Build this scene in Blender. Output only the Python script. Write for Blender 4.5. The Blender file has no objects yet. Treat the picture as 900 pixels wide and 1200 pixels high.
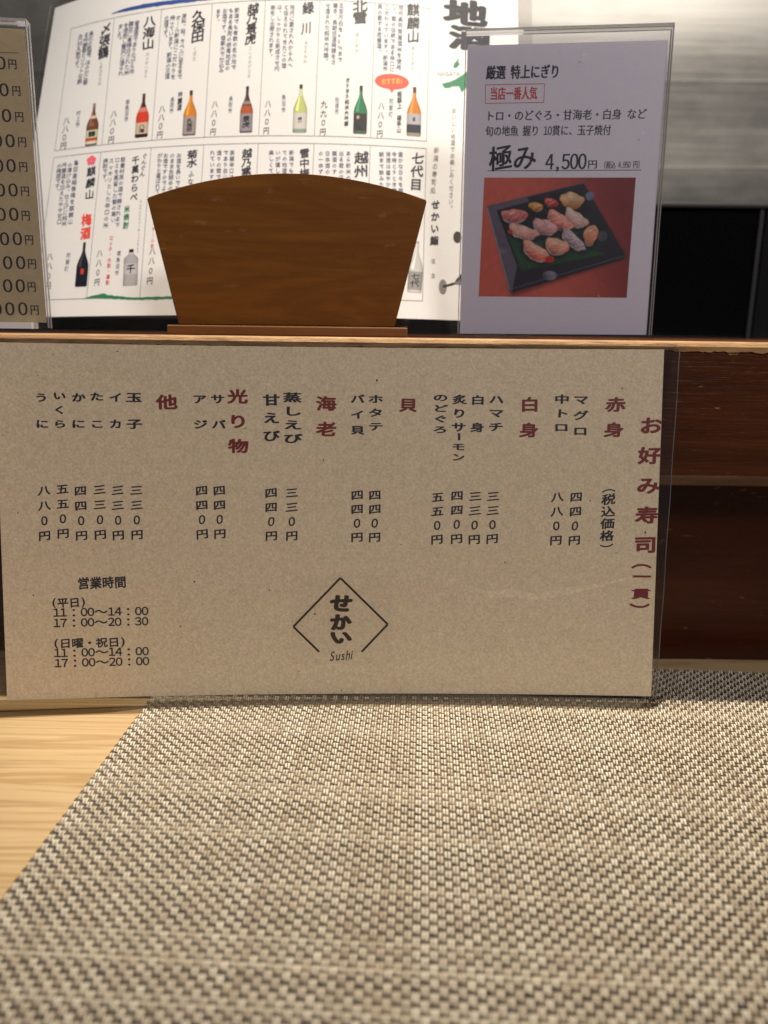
import bpy, math, random
import numpy as np
from mathutils import Matrix, Vector
R = math.radians
random.seed(7); rng = np.random.default_rng(11)
scn = bpy.context.scene
col = scn.collection

# ------------------------------------------------------------------ camera
CAM_H = 0.164; PITCH = R(13.3); ROLL = R(0.7)
cd = bpy.data.cameras.new('camera'); cam = bpy.data.objects.new('camera', cd); col.objects.link(cam)
fw = Vector((0, math.cos(PITCH), -math.sin(PITCH))); r0 = Vector((1, 0, 0)); u0 = Vector((0, math.sin(PITCH), math.cos(PITCH)))
rr = r0*math.cos(ROLL) + u0*math.sin(ROLL); uu = -r0*math.sin(ROLL) + u0*math.cos(ROLL)
m = Matrix((rr, uu, -fw)).transposed().to_4x4(); m.translation = (0, 0, CAM_H); cam.matrix_world = m
cd.sensor_fit = 'VERTICAL'; cd.sensor_height = 36; cd.sensor_width = 27; cd.lens = 27.3
cd.clip_start = 0.01; cd.clip_end = 50
cd.dof.use_dof = True; cd.dof.focus_distance = 0.335; cd.dof.aperture_fstop = 8.2
scn.camera = cam
# ------------------------------------------------------------------ world, lamps, exposure
w = bpy.data.worlds.new('World'); scn.world = w; w.use_nodes = True
w.node_tree.nodes['Background'].inputs[0].default_value = (0.63, 0.62, 0.70, 1)
w.node_tree.nodes['Background'].inputs[1].default_value = 0.14
def lamp(name, kind, loc, target, energy, color, **kw):
    l = bpy.data.lights.new(name, kind); o = bpy.data.objects.new(name, l); col.objects.link(o)
    o.location = loc; o.rotation_euler = (Vector(target) - Vector(loc)).to_track_quat('-Z', 'Y').to_euler()
    l.energy = energy; l.color = color
    for k, v in kw.items(): setattr(l, k, v)
    return o
lamp('counter_spotlight', 'SPOT', (0.03, 0.5485, 1.56), (0.03, 0.44, 0.0), 200, (1.0, 0.90, 0.735), spot_size=R(30), spot_blend=1.0, shadow_soft_size=0.014)
lamp('added_room_fill', 'AREA', (0.85, -1.5, 1.62), (0, 0.4, 0.1), 25.0, (1.0, 0.93, 0.88), shape='RECTANGLE', size=0.7, size_y=0.4)  # added fill lamp behind the camera, brightens the upright card fronts
lamp('added_steel_light', 'AREA', (0.55, 0.62, 1.15), (0.35, 0.95, 0.35), 2.6, (1.0, 0.93, 0.78), shape='RECTANGLE', size=0.5, size_y=0.06)  # added lamp with no seen fitting, lights up the steel panel
scn.view_settings.view_transform = 'Standard'; scn.view_settings.look = 'None'
scn.view_settings.exposure = 0.0; scn.view_settings.gamma = 1.0; scn.view_settings.use_curve_mapping = False
scn.cycles.use_denoising = True
scn.cycles.max_bounces = 8; scn.cycles.transparent_max_bounces = 16
scn.cycles.caustics_reflective = False; scn.cycles.caustics_refractive = False
scn.cycles.sample_clamp_indirect = 4.0

# ------------------------------------------------------------------ lettering and print tables (card-local millimetres)
CARD=[-0.02115, 0.32032, 0.004, 0.0381, 0.13611, -0.00063, -0.30556, 0.41518, 0.0]
STAND=[0.08361, 0.4, 0.16, -0.09558, 0.03621, -0.00602, 0, 0, 0]
PRICE=[-0.2095, 0.375, 0.16, 0.12, 0.05, -0.004, 0, 0, 0]
SAKE=[-0.08804, 0.42809, 0.156, -0.05632, 0.33548, 0.0, 0.32454, 4.12652, 0.02505]
CARD_TEXT=[
 ('うに', -123.53, 130.62, -123.54, 119.53, 5.49, 4.0, 'v', 'item'),
 ('いくら', -116.14, 131.42, -116.29, 119.59, 5.52, 3.67, 'v', 'item'),
 ('かに', -108.36, 130.79, -108.68, 119.65, 5.95, 4.01, 'v', 'item'),
 ('たこ', -100.8, 131.23, -100.93, 119.71, 5.98, 3.85, 'v', 'item'),
 ('イカ', -93.03, 130.96, -93.32, 119.77, 5.61, 4.2, 'v', 'item'),
 ('玉子', -85.4, 131.03, -85.48, 119.83, 6.85, 4.37, 'v', 'item'),
 ('アジ', -57.81, 130.59, -57.62, 119.86, 6.13, 4.23, 'v', 'item'),
 ('サバ', -50.1, 130.77, -49.81, 119.91, 6.15, 4.24, 'v', 'item'),
 ('甘えび', -27.27, 130.5, -27.39, 115.12, 7.46, 5.11, 'v', 'item'),
 ('蒸しえび', -18.26, 131.67, -18.2, 114.07, 8.31, 4.43, 'v', 'item'),
 ('バイ貝', 9.87, 131.28, 9.91, 117.83, 6.27, 4.1, 'v', 'item'),
 ('ホタテ', 17.74, 131.34, 17.8, 119.47, 6.7, 3.93, 'v', 'item'),
 ('のどぐろ', 45.88, 132.1, 45.95, 118.36, 6.72, 3.43, 'v', 'item'),
 ('炙りサ', 54.2, 131.35, 53.98, 119.45, 6.51, 4.28, 'v', 'item'),
 ('ーモン', 54.04, 115.38, 53.95, 106.35, 5.9, 3.63, 'v', 'item'),
 ('白身', 62.1, 131.18, 62.05, 119.39, 6.3, 4.28, 'v', 'item'),
 ('ハマチ', 70.15, 131.46, 70.23, 119.67, 6.71, 4.11, 'v', 'item'),
 ('中トロ', 98.57, 131.78, 98.64, 119.62, 6.69, 4.11, 'v', 'item'),
 ('マグロ', 106.88, 131.57, 106.91, 118.08, 6.68, 4.28, 'v', 'item'),
 ('他', -71.69, 129.19, -71.69, 129.19, 9.08, 6.54, 'v', 'head'),
 ('光り物', -41.66, 131.83, -41.54, 110.62, 8.83, 6.29, 'v', 'head'),
 ('海老', -3.67, 129.13, -3.68, 118.11, 8.93, 6.47, 'v', 'head'),
 ('貝', 31.83, 128.77, 31.83, 128.77, 8.16, 6.16, 'v', 'head'),
 ('白身', 84.68, 129.34, 84.54, 118.31, 8.57, 6.5, 'v', 'head'),
 ('赤身', 121.83, 129.56, 121.41, 118.65, 8.91, 6.49, 'v', 'head'),
 ('お好み寿司', 137.41, 120.6, 136.82, 68.42, 10.14, 7.71, 'v', 'head'),
 ('（一', 135.41, 58.99, 135.47, 54.23, 8.6, 6.23, 'v', 'head'),
 ('貫', 135.62, 46.58, 135.62, 46.58, 8.62, 4.94, 'v', 'head'),
 ('）', 135.25, 41.29, 135.25, 41.29, 8.63, 6.27, 'v', 'head'),
 ('（', 120.01, 92.24, 120.01, 92.24, 5.82, 4.48, 'v', 'kai'),
 ('税込価格', 120.14, 88.38, 119.91, 72.28, 6.25, 5.03, 'v', 'kai'),
 ('）', 119.97, 67.96, 119.97, 67.96, 5.85, 4.54, 'v', 'kai'),
 ('八八０円', -123.68, 91.32, -124.1, 71.91, 5.3, 4.38, 'v', 'kai'),
 ('五五０円', -116.08, 91.94, -116.42, 72.85, 5.33, 4.39, 'v', 'kai'),
 ('四四０円', -108.69, 91.2, -108.78, 71.92, 5.36, 4.4, 'v', 'kai'),
 ('三三０円', -100.73, 91.68, -100.93, 72.24, 5.39, 4.41, 'v', 'kai'),
 ('三三０円', -93.13, 91.43, -93.37, 71.98, 5.42, 4.42, 'v', 'kai'),
 ('三三０円', -85.24, 91.43, -85.47, 72.17, 5.45, 4.43, 'v', 'kai'),
 ('四四０円', -57.59, 91.35, -57.64, 72.34, 5.53, 4.46, 'v', 'kai'),
 ('四四０円', -50.02, 91.37, -50.02, 72.44, 5.55, 4.47, 'v', 'kai'),
 ('四四０円', -27.68, 90.41, -27.71, 71.55, 5.61, 4.48, 'v', 'kai'),
 ('三三０円', -18.68, 90.44, -18.78, 71.55, 5.62, 4.49, 'v', 'kai'),
 ('四四０円', 9.84, 89.57, 9.79, 70.95, 5.67, 4.51, 'v', 'kai'),
 ('四四０円', 17.59, 89.6, 17.57, 70.97, 5.67, 4.51, 'v', 'kai'),
 ('五五０円', 45.22, 88.79, 45.08, 70.09, 5.69, 4.52, 'v', 'kai'),
 ('四四０円', 53.69, 89.52, 53.75, 70.44, 5.69, 4.52, 'v', 'kai'),
 ('三三０円', 61.72, 89.27, 61.57, 70.18, 5.69, 4.52, 'v', 'kai'),
 ('三三０円', 69.6, 89.31, 69.48, 70.53, 5.68, 4.52, 'v', 'kai'),
 ('八八０円', 97.68, 89.25, 97.59, 70.06, 5.66, 4.52, 'v', 'kai'),
 ('四四０円', 105.96, 89.31, 105.69, 70.14, 5.65, 4.51, 'v', 'kai'),
 ('営業時間', -111.13, 51.0, -90.44, 51.4, 0.36, 5.44, 'h', 'kaih'),
 ('(平日)', -122.31, 42.63, -107.68, 42.7, 0.36, 4.5, 'h', 'kaib'),
 ('11：00～14：00', -121.62, 38.42, -81.35, 38.56, 0.36, 4.72, 'h', 'arial'),
 ('17：00～20：30', -121.66, 33.8, -81.45, 34.0, 0.36, 4.73, 'h', 'arial'),
 ('(日曜・祝日)', -122.05, 24.69, -91.33, 24.82, 0.36, 4.56, 'h', 'kaib'),
 ('11：00～14：00', -121.83, 20.52, -81.55, 20.63, 0.36, 4.76, 'h', 'arial'),
 ('17：00～20：00', -121.71, 16.04, -81.46, 16.13, 0.36, 4.78, 'h', 'arial'),
 ('せ', 2.95, 41.31, 2.95, 41.31, 9.84, 8.47, 'v', 'logo'),
 ('か', 2.58, 32.83, 2.58, 32.83, 9.48, 7.73, 'v', 'logo'),
 ('い', 2.82, 25.97, 2.82, 25.97, 9.5, 6.6, 'v', 'logo'),
 ('Sushi', -2.35, 17.43, 8.31, 18.17, 0.38, 5.85, 'h', 'script'),
]
STAND_TEXT=[
 ('厳選 特上にぎり', -37.41, 121.47, -2.78, 121.25, 0.4, 6.33, 'h', 'min_b'),
 ('当店一番人気', -35.26, 112.16, -12.89, 112.08, 0.4, 6.02, 'h', 'red_b'),
 ('トロ・のどぐろ・甘海老・白身 など', -37.15, 102.35, 38.48, 101.94, 0.4, 4.91, 'h', 'min'),
 ('旬の地魚 握り 10貫に、玉子焼付', -36.92, 95.59, 22.56, 95.15, 0.4, 4.96, 'h', 'min'),
 ('極み', -34.85, 83.29, -11.74, 83.29, 0.41, 12.01, 'h', 'brush'),
 ('4,500', -7.58, 81.38, 11.83, 81.33, 0.4, 9.26, 'h', 'min_n'),
 ('円', 12.31, 79.98, 17.13, 79.99, 0.4, 4.24, 'h', 'min'),
 ('（税込 4,950 円）', 18.76, 79.59, 38.32, 79.61, 0.4, 3.65, 'h', 'min'),
]
PRICE_TEXT=[
 ('円', 41.41, 115.78, 41.41, 115.78, 4.05, 4.62, 'v', 'min'),
 ('０', 36.53, 116.03, 36.53, 116.03, 6.97, 7.1, 'v', 'min'),
 ('円', 42.21, 104.68, 42.21, 104.68, 4.07, 4.68, 'v', 'min'),
 ('０', 36.93, 104.94, 36.93, 104.94, 7.01, 7.18, 'v', 'min'),
 ('円', 42.6, 93.84, 42.6, 93.84, 4.1, 4.73, 'v', 'min'),
 ('０', 37.14, 94.11, 37.14, 94.11, 7.05, 7.26, 'v', 'min'),
 ('０', 31.88, 93.92, 31.88, 93.92, 7.03, 7.25, 'v', 'min'),
 ('円', 43.02, 83.13, 43.02, 83.13, 4.12, 4.78, 'v', 'min'),
 ('０', 37.79, 83.43, 37.79, 83.43, 7.09, 7.34, 'v', 'min'),
 ('０', 32.28, 83.25, 32.28, 83.25, 7.07, 7.33, 'v', 'min'),
 ('円', 42.66, 72.45, 42.66, 72.45, 4.14, 4.83, 'v', 'min'),
 ('０', 37.37, 72.78, 37.37, 72.78, 7.13, 7.42, 'v', 'min'),
 ('０', 31.94, 72.62, 31.94, 72.62, 7.1, 7.41, 'v', 'min'),
 ('円', 42.59, 61.86, 42.59, 61.86, 4.16, 4.88, 'v', 'min'),
 ('０', 37.38, 62.21, 37.38, 62.21, 7.17, 7.5, 'v', 'min'),
 ('０', 31.81, 62.06, 31.81, 62.06, 7.14, 7.49, 'v', 'min'),
 ('円', 42.05, 51.14, 42.05, 51.14, 4.18, 4.93, 'v', 'min'),
 ('０', 36.85, 51.51, 36.85, 51.51, 7.2, 7.58, 'v', 'min'),
 ('０', 31.22, 51.38, 31.22, 51.38, 7.18, 7.56, 'v', 'min'),
 ('円', 42.73, 40.34, 42.73, 40.34, 4.21, 4.99, 'v', 'min'),
 ('０', 37.54, 40.73, 37.54, 40.73, 7.24, 7.66, 'v', 'min'),
 ('０', 31.83, 40.61, 31.83, 40.61, 7.22, 7.65, 'v', 'min'),
 ('円', 43.24, 29.59, 43.24, 29.59, 4.23, 5.04, 'v', 'min'),
 ('０', 38.18, 30.01, 38.18, 30.01, 7.28, 7.74, 'v', 'min'),
 ('０', 32.36, 29.92, 32.36, 29.92, 7.26, 7.73, 'v', 'min'),
 ('円', 42.25, 19.11, 42.25, 19.11, 4.25, 5.09, 'v', 'min'),
 ('０', 37.19, 19.54, 37.19, 19.54, 7.32, 7.81, 'v', 'min'),
 ('０', 31.5, 19.47, 31.5, 19.47, 7.29, 7.8, 'v', 'min'),
 ('円', 42.79, 8.53, 42.79, 8.53, 4.27, 5.14, 'v', 'min'),
 ('０', 37.48, 8.99, 37.48, 8.99, 7.36, 7.9, 'v', 'min'),
 ('０', 31.6, 8.93, 31.6, 8.93, 7.33, 7.88, 'v', 'min'),
 ('０', 25.83, 8.87, 25.83, 8.87, 7.3, 7.87, 'v', 'min'),
]
SAKE_TEXT=[
 ('〆張鶴', -84.27, 192.27, -84.18, 176.77, 7.62, 8.31, 'v', 'name'),
 ('しめはりつる', -84.8, 170.41, -84.39, 156.87, 2.49, 2.82, 'v', 'kana'),
 ('県北の銘酒。ほのかに香', -94.34, 191.34, -94.53, 159.4, 3.63, 3.48, 'v', 'desc'),
 ('る吟醸香とソフトな飲', -97.81, 191.27, -98.6, 160.69, 3.68, 3.63, 'v', 'desc'),
 ('み口が人気です。', -102.11, 191.42, -102.14, 170.08, 3.77, 3.56, 'v', 'desc'),
 ('村上市', -96.77, 139.85, -96.41, 132.24, 2.97, 3.65, 'v', 'small'),
 ('八八０円', -104.49, 135.86, -104.5, 119.94, 4.51, 5.09, 'v', 'sprice'),
 ('八海山', -55.14, 191.97, -54.93, 177.49, 8.05, 7.39, 'v', 'name'),
 ('はっかいさん', -54.74, 171.2, -54.92, 157.64, 2.29, 2.7, 'v', 'kana'),
 ('普通酒でありながら吟', -63.31, 192.2, -63.99, 161.45, 3.39, 3.58, 'v', 'desc'),
 ('醸並に高精白された米', -67.18, 192.32, -67.38, 161.38, 3.43, 3.6, 'v', 'desc'),
 ('を使用し贅沢に造られ', -70.41, 191.8, -70.96, 161.35, 3.46, 3.62, 'v', 'desc'),
 ('ました。', -74.18, 191.95, -74.33, 183.15, 3.55, 3.39, 'v', 'desc'),
 ('南魚沼市', -64.9, 142.47, -64.87, 131.88, 2.73, 3.49, 'v', 'small'),
 ('八八０円', -73.04, 136.09, -73.23, 120.04, 4.14, 4.85, 'v', 'sprice'),
 ('久保田', -24.69, 191.53, -24.61, 178.69, 8.27, 7.42, 'v', 'name'),
 ('くぼた', -25.79, 171.47, -25.76, 165.31, 2.16, 2.89, 'v', 'kana'),
 ('原料、段、ラベルに至るまで', -33.53, 192.27, -33.87, 154.96, 3.14, 3.29, 'v', 'desc'),
 ('オール新潟にこだわりを', -37.15, 191.63, -37.75, 155.3, 3.16, 3.52, 'v', 'desc'),
 ('持っています。新潟の王道', -40.71, 192.08, -41.32, 155.96, 3.19, 3.42, 'v', 'desc'),
 ('の酒です。', -44.4, 192.57, -44.35, 180.27, 3.24, 3.46, 'v', 'desc'),
 ('吟醸酒', -32.67, 143.96, -32.72, 136.21, 2.82, 3.9, 'v', 'smallb'),
 ('長岡市', -37.29, 141.21, -37.34, 134.49, 2.58, 3.39, 'v', 'small'),
 ('八八０円', -43.09, 136.04, -43.35, 120.5, 3.89, 4.69, 'v', 'sprice'),
 ('越乃景虎', 7.14, 193.59, 6.53, 175.14, 6.64, 6.75, 'v', 'name'),
 ('こしのかげとら', 6.8, 169.78, 6.85, 153.09, 2.05, 2.57, 'v', 'kana'),
 ('新潟でも有数の名水地で', -2.18, 193.19, -2.38, 158.55, 2.98, 3.32, 'v', 'desc'),
 ('もある長岡の栃尾地区の', -5.56, 193.14, -5.97, 158.31, 2.99, 3.33, 'v', 'desc'),
 ('お酒です。極軟水で仕込み', -9.22, 193.13, -9.42, 157.1, 3.01, 3.28, 'v', 'desc'),
 ('ます。', -13.19, 193.17, -13.25, 187.16, 3.05, 3.16, 'v', 'desc'),
 ('長岡市', -2.95, 139.68, -3.01, 132.58, 2.45, 3.31, 'v', 'small'),
 ('八八０円', -11.89, 136.81, -12.14, 120.43, 3.71, 4.59, 'v', 'sprice'),
 ('緑', 38.47, 193.47, 38.47, 193.47, 6.73, 7.76, 'v', 'name'),
 ('川', 37.9, 181.39, 37.9, 181.39, 5.76, 7.72, 'v', 'name'),
 ('みどりかわ', 38.12, 172.67, 38.15, 161.43, 2.01, 2.56, 'v', 'kana'),
 ('地元に愛され人から人へ', 29.48, 194.0, 29.68, 159.2, 2.89, 3.29, 'v', 'desc'),
 ('と伝えられてきたこの酒', 26.04, 194.02, 26.24, 158.85, 2.89, 3.29, 'v', 'desc'),
 ('は、しっかりと熟成させ円', 22.16, 194.07, 22.38, 157.15, 2.9, 3.24, 'v', 'desc'),
 ('熟をし出荷されます。', 18.52, 193.88, 18.42, 164.55, 2.91, 3.2, 'v', 'desc'),
 ('魚沼市', 27.07, 140.09, 27.22, 132.54, 2.39, 3.43, 'v', 'small'),
 ('八八０円', 18.39, 136.27, 18.07, 120.39, 3.6, 4.53, 'v', 'sprice'),
 ('北雪', 67.55, 196.03, 67.8, 188.72, 8.64, 7.79, 'v', 'name'),
 ('ほくせつ', 66.43, 178.28, 66.57, 168.61, 2.15, 2.83, 'v', 'kana'),
 ('五百万石を45％まで', 57.01, 195.64, 57.39, 162.95, 2.86, 3.29, 'v', 'desc'),
 ('磨き、長期低温発酵をさ', 53.66, 195.49, 53.84, 161.34, 2.86, 3.29, 'v', 'desc'),
 ('せ造られた純米大吟醸。', 49.58, 195.34, 49.58, 161.92, 2.87, 3.29, 'v', 'desc'),
 ('きりきり純米大吟醸', 62.25, 150.92, 62.32, 125.17, 2.36, 2.93, 'v', 'smallb'),
 ('佐渡市', 56.71, 139.06, 56.79, 132.0, 2.36, 3.42, 'v', 'small'),
 ('九九０円', 49.68, 136.13, 49.55, 119.92, 3.78, 4.51, 'v', 'sprice'),
 ('麒麟山', 97.65, 196.38, 98.06, 179.94, 7.33, 8.15, 'v', 'name'),
 ('きりんざん', 98.25, 172.62, 97.92, 160.62, 2.03, 2.6, 'v', 'kana'),
 ('地元奥阿賀産酒米を使用', 90.63, 196.99, 90.43, 160.44, 2.9, 3.33, 'v', 'desc'),
 ('し、蔵の伝統である辛口に', 86.81, 196.58, 86.6, 158.83, 2.89, 3.27, 'v', 'desc'),
 ('こだわっています。新潟市', 82.66, 196.16, 82.78, 158.78, 2.88, 3.32, 'v', 'desc'),
 ('民の愛する定番酒。', 78.8, 196.33, 79.07, 169.07, 2.88, 3.27, 'v', 'desc'),
 ('超麒上\u3000陽手山', 91.31, 144.31, 91.53, 122.94, 2.62, 3.56, 'v', 'smallb'),
 ('阿賀町', 86.78, 139.62, 86.72, 131.99, 2.38, 3.56, 'v', 'small'),
 ('八八０円', 81.37, 136.46, 80.98, 120.11, 3.55, 4.54, 'v', 'sprice'),
 ('麒麟山', -83.96, 101.54, -83.54, 87.35, 5.73, 6.12, 'v', 'name'),
 ('梅酒', -83.77, 71.92, -83.51, 63.82, 6.37, 7.55, 'v', 'red'),
 ('亀田産越後梅を麒麟山', -94.41, 107.91, -93.88, 71.66, 3.22, 3.54, 'v', 'desc'),
 ('の漬け込み、仕上げに純米', -98.4, 107.12, -97.64, 70.68, 3.25, 3.24, 'v', 'desc'),
 ('吟醸酒を加えたやや甘口', -102.06, 107.43, -101.0, 71.98, 3.28, 3.42, 'v', 'desc'),
 ('の梅酒です。', -105.51, 107.3, -104.92, 91.37, 3.35, 3.3, 'v', 'desc'),
 ('阿賀町', -92.68, 50.99, -92.99, 43.09, 2.64, 3.36, 'v', 'small'),
 ('八八０円', -104.23, 50.83, -103.09, 33.32, 3.74, 4.69, 'v', 'sprice'),
 ('ぐんぐん', -51.56, 108.23, -52.11, 97.5, 3.36, 3.52, 'v', 'kanab'),
 ('千萬わらべ', -56.81, 106.03, -56.04, 83.96, 4.67, 5.16, 'v', 'name'),
 ('米焼酎', -59.67, 77.05, -59.48, 67.42, 3.33, 4.34, 'v', 'green'),
 ('はんまんむらべこめしょうちゅう', -51.75, 81.2, -51.31, 51.58, 1.51, 1.82, 'v', 'kana'),
 ('飯豊村民の酒で親される下', -64.59, 107.16, -64.65, 67.66, 3.14, 3.31, 'v', 'desc'),
 ('ロミを蒸留した香の高い', -68.12, 107.19, -67.4, 70.85, 3.16, 3.33, 'v', 'desc'),
 ('スッキリとした辛口の米', -71.77, 106.98, -71.63, 68.02, 3.18, 3.39, 'v', 'desc'),
 ('焼酎です。', -75.49, 107.32, -75.04, 94.49, 3.24, 3.17, 'v', 'desc'),
 ('ロック・水割・湯割', -67.57, 60.21, -67.53, 34.15, 2.24, 2.93, 'v', 'reds'),
 ('南魚沼市', -62.29, 50.94, -62.47, 39.48, 2.52, 3.26, 'v', 'small'),
 ('八八０円', -73.67, 51.38, -73.75, 34.42, 3.58, 4.55, 'v', 'sprice'),
 ('菊水', -23.32, 107.62, -23.2, 102.58, 6.21, 5.32, 'v', 'name'),
 ('ふなぐち', -23.29, 96.05, -23.44, 82.55, 3.2, 4.02, 'v', 'kanab'),
 ('お酒を長いでおいしく', -31.06, 107.29, -30.55, 78.29, 2.99, 3.13, 'v', 'desc'),
 ('のまま生詰めのおいし', -34.98, 107.49, -34.76, 78.44, 3.01, 3.14, 'v', 'desc'),
 ('お酒ですのでよく冷や', -38.88, 107.72, -38.5, 78.59, 3.02, 3.15, 'v', 'desc'),
 ('がわりと喜ばれています', -42.34, 107.92, -42.43, 77.74, 3.04, 3.16, 'v', 'desc'),
 ('スチール缶', -42.95, 67.75, -43.11, 54.81, 1.79, 2.5, 'v', 'reds'),
 ('八八０円', -42.68, 51.58, -42.98, 34.59, 3.69, 4.45, 'v', 'sprice'),
 ('越乃寒梅', 8.02, 107.33, 8.03, 90.8, 5.75, 5.72, 'v', 'name'),
 ('淡麗辛口は香りの良い', -0.54, 107.85, 0.18, 76.09, 2.89, 3.08, 'v', 'desc'),
 ('であり白山のある名水', -4.08, 107.94, -3.33, 76.14, 2.9, 3.09, 'v', 'desc'),
 ('造りの蔵で醸された酒', -7.83, 108.05, -7.03, 76.2, 2.91, 3.09, 'v', 'desc'),
 ('れています人気の銘柄', -11.74, 108.18, -10.9, 76.27, 2.92, 3.1, 'v', 'desc'),
 ('雪中梅', 40.01, 107.3, 40.35, 95.77, 5.65, 5.69, 'v', 'name'),
 ('新潟でも甘口の酒とし', 32.78, 107.57, 33.67, 76.04, 2.83, 3.06, 'v', 'desc'),
 ('ての地酒でございます', 28.99, 107.55, 29.91, 76.01, 2.83, 3.06, 'v', 'desc'),
 ('いが優しく口当たりも', 25.24, 107.55, 26.19, 75.99, 2.84, 3.06, 'v', 'desc'),
 ('楽しくてくつろげる酒', 21.53, 107.55, 22.52, 75.98, 2.84, 3.06, 'v', 'desc'),
 ('越州', 71.43, 105.54, 71.51, 97.69, 7.97, 7.45, 'v', 'name'),
 ('あら新米のような香り', 64.12, 107.74, 65.25, 76.18, 2.8, 3.06, 'v', 'desc'),
 ('出る蔵の日本酒に仕上', 60.23, 107.61, 61.39, 76.07, 2.81, 3.06, 'v', 'desc'),
 ('醸酒のすっきりした酒', 56.48, 107.5, 57.66, 75.97, 2.81, 3.06, 'v', 'desc'),
 ('日本酒のいろはを学ぶ', 52.63, 107.39, 53.84, 75.88, 2.81, 3.06, 'v', 'desc'),
 ('の一本ずつ手作りの酒', 48.96, 107.31, 50.2, 75.8, 2.81, 3.05, 'v', 'desc'),
 ('七代目', 102.46, 106.88, 101.81, 91.53, 7.08, 7.27, 'v', 'name'),
 ('豊かな日々を願う酒蔵', 92.87, 108.66, 93.76, 76.84, 2.82, 3.08, 'v', 'desc'),
 ('今時とうとき蔵人の技', 89.34, 108.44, 90.26, 76.67, 2.81, 3.08, 'v', 'desc'),
 ('清酒は爽やかに香り立', 86.05, 108.25, 87.0, 76.52, 2.81, 3.08, 'v', 'desc'),
 ('朝まで飲みたい冷酒を', 82.29, 108.05, 83.28, 76.35, 2.81, 3.07, 'v', 'desc'),
 ('地', 128.22, 198.78, 128.22, 198.78, 25.7, 16.85, 'v', 'title'),
 ('酒', 130.91, 183.52, 130.91, 183.52, 24.5, 15.65, 'v', 'title'),
 ('おいしい地酒でお楽しみください。', 122.11, 137.22, 121.17, 78.97, 2.64, 3.57, 'v', 'thinv'),
 ('新潟の寿司処', 112.7, 112.38, 111.29, 88.8, 2.85, 4.03, 'v', 'thinv'),
 ('せかい鮨', 112.84, 80.41, 112.58, 59.59, 4.69, 5.44, 'v', 'logo2'),
 ('店主', 112.23, 47.81, 112.42, 39.54, 2.32, 2.92, 'v', 'thinv'),
 ('NIIGATA', 112.25, 158.52, 125.2, 160.43, 0.49, 3.41, 'h', 'thin'),
 ('おすすめ!', 80.97, 150.96, 92.86, 152.4, 0.48, 4.1, 'h', 'yellow'),
]
BOTTLES=[(-86.51, 144.65, -86.01, 117.92, 7.89), (-54.89, 146.79, -54.61, 119.83, 7.9), (-26.22, 146.06, -26.07, 119.01, 7.77), (6.28, 146.99, 6.59, 119.51, 7.24), (36.43, 147.71, 36.63, 119.36, 7.81), (69.85, 148.04, 70.01, 119.56, 7.53), (99.65, 149.4, 99.77, 119.98, 8.08), (-83.58, 58.45, -83.18, 32.1, 7.18), (-55.08, 53.19, -54.15, 32.1, 8.42), (103.52, 58.63, 102.45, 29.6, 7.83)]
LOGO=[[(-6.91, 19.48), (-18.3, 30.93), (2.52, 52.82), (23.63, 31.92), (12.04, 19.41)]]
FLECKS=[(-118.28, 148.56), (-124.79, 139.86), (-91.67, 150.29), (-139.77, 114.75), (-134.71, 81.87), (75.46, 60.1), (124.38, 136.68), (-28.79, 47.42), (-8.77, 36.6), (-16.05, 10.49), (2.99, 1.74), (5.67, 146.08), (18.21, 139.39), (13.27, 111.79), (-4.91, 104.9), (29.27, 67.86), (-129.62, 46.15), (-61.28, 51.37), (-67.64, 31.53), (-38.46, 118.35), (112.27, 87.67), (112.05, 70.31), (124.18, 64.74), (136.51, 73.97)]
GLAREP=[(60.92, 48.12), (69.32, 45.48), (78.78, 46.32), (88.29, 44.48), (99.58, 46.51), (112.68, 49.35), (123.86, 51.78), (131.99, 54.56)]
MOTES_GLINT=[(7.55, 127.19), (6.89, 125.0), (36.98, 92.77), (-40.25, 12.68), (-16.94, 117.4), (20.9, 18.66), (-1.76, 131.81), (-31.2, 10.22), (25.21, 109.08), (-3.51, 7.02)]  # first two draw a curved glint, the others scratches and dust
PHOTO=[(-36.69, 74.62), (35.43, 73.82), (34.97, 18.13), (-37.58, 18.64)]
REDBOX=[(-37.51, 116.23), (-9.69, 116.13), (-9.69, 107.97), (-37.35, 108.05)]
RULE=[(-35.35, 77.73), (37.7, 77.17)]
PRULE=[(31.94, 120.29), (44.36, 120.56)]
BLUE=[(-81.19, 201.71), (-73.09, 202.27), (-60.65, 202.41), (-48.03, 202.24), (-34.71, 202.0), (-16.64, 202.15), (3.38, 202.79), (27.8, 203.6), (56.68, 204.73)]
GREEN=[(-80.79, 25.04), (-75.82, 25.91), (-69.83, 26.26), (-62.27, 25.37), (-52.32, 24.46), (-40.11, 24.54), (-28.05, 24.91), (-11.33, 25.07), (12.3, 24.16), (35.63, 23.45), (63.33, 23.48)]
BALLOON=[(86.81, 151.59), (96.36, 152.4), (86.67, 156.21), (87.01, 144.75)]
PLUM=[(-84.59, 108.46)]
SADO=[(124.57, 170.17), (121.66, 166.04), (121.2, 163.86), (123.18, 163.86), (125.12, 166.52), (124.11, 167.44)]
PREF=[(115.03, 153.09), (119.39, 154.66), (122.79, 156.68), (126.69, 159.85), (131.59, 164.82), (135.61, 163.3), (131.69, 155.25), (126.33, 149.24), (124.81, 152.73), (121.39, 152.29), (118.96, 150.94), (116.53, 150.65)]
CRANE=[(125.22, 62.3), (117.82, 33.47), (124.26, 35.72), (129.81, 36.97)]

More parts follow.
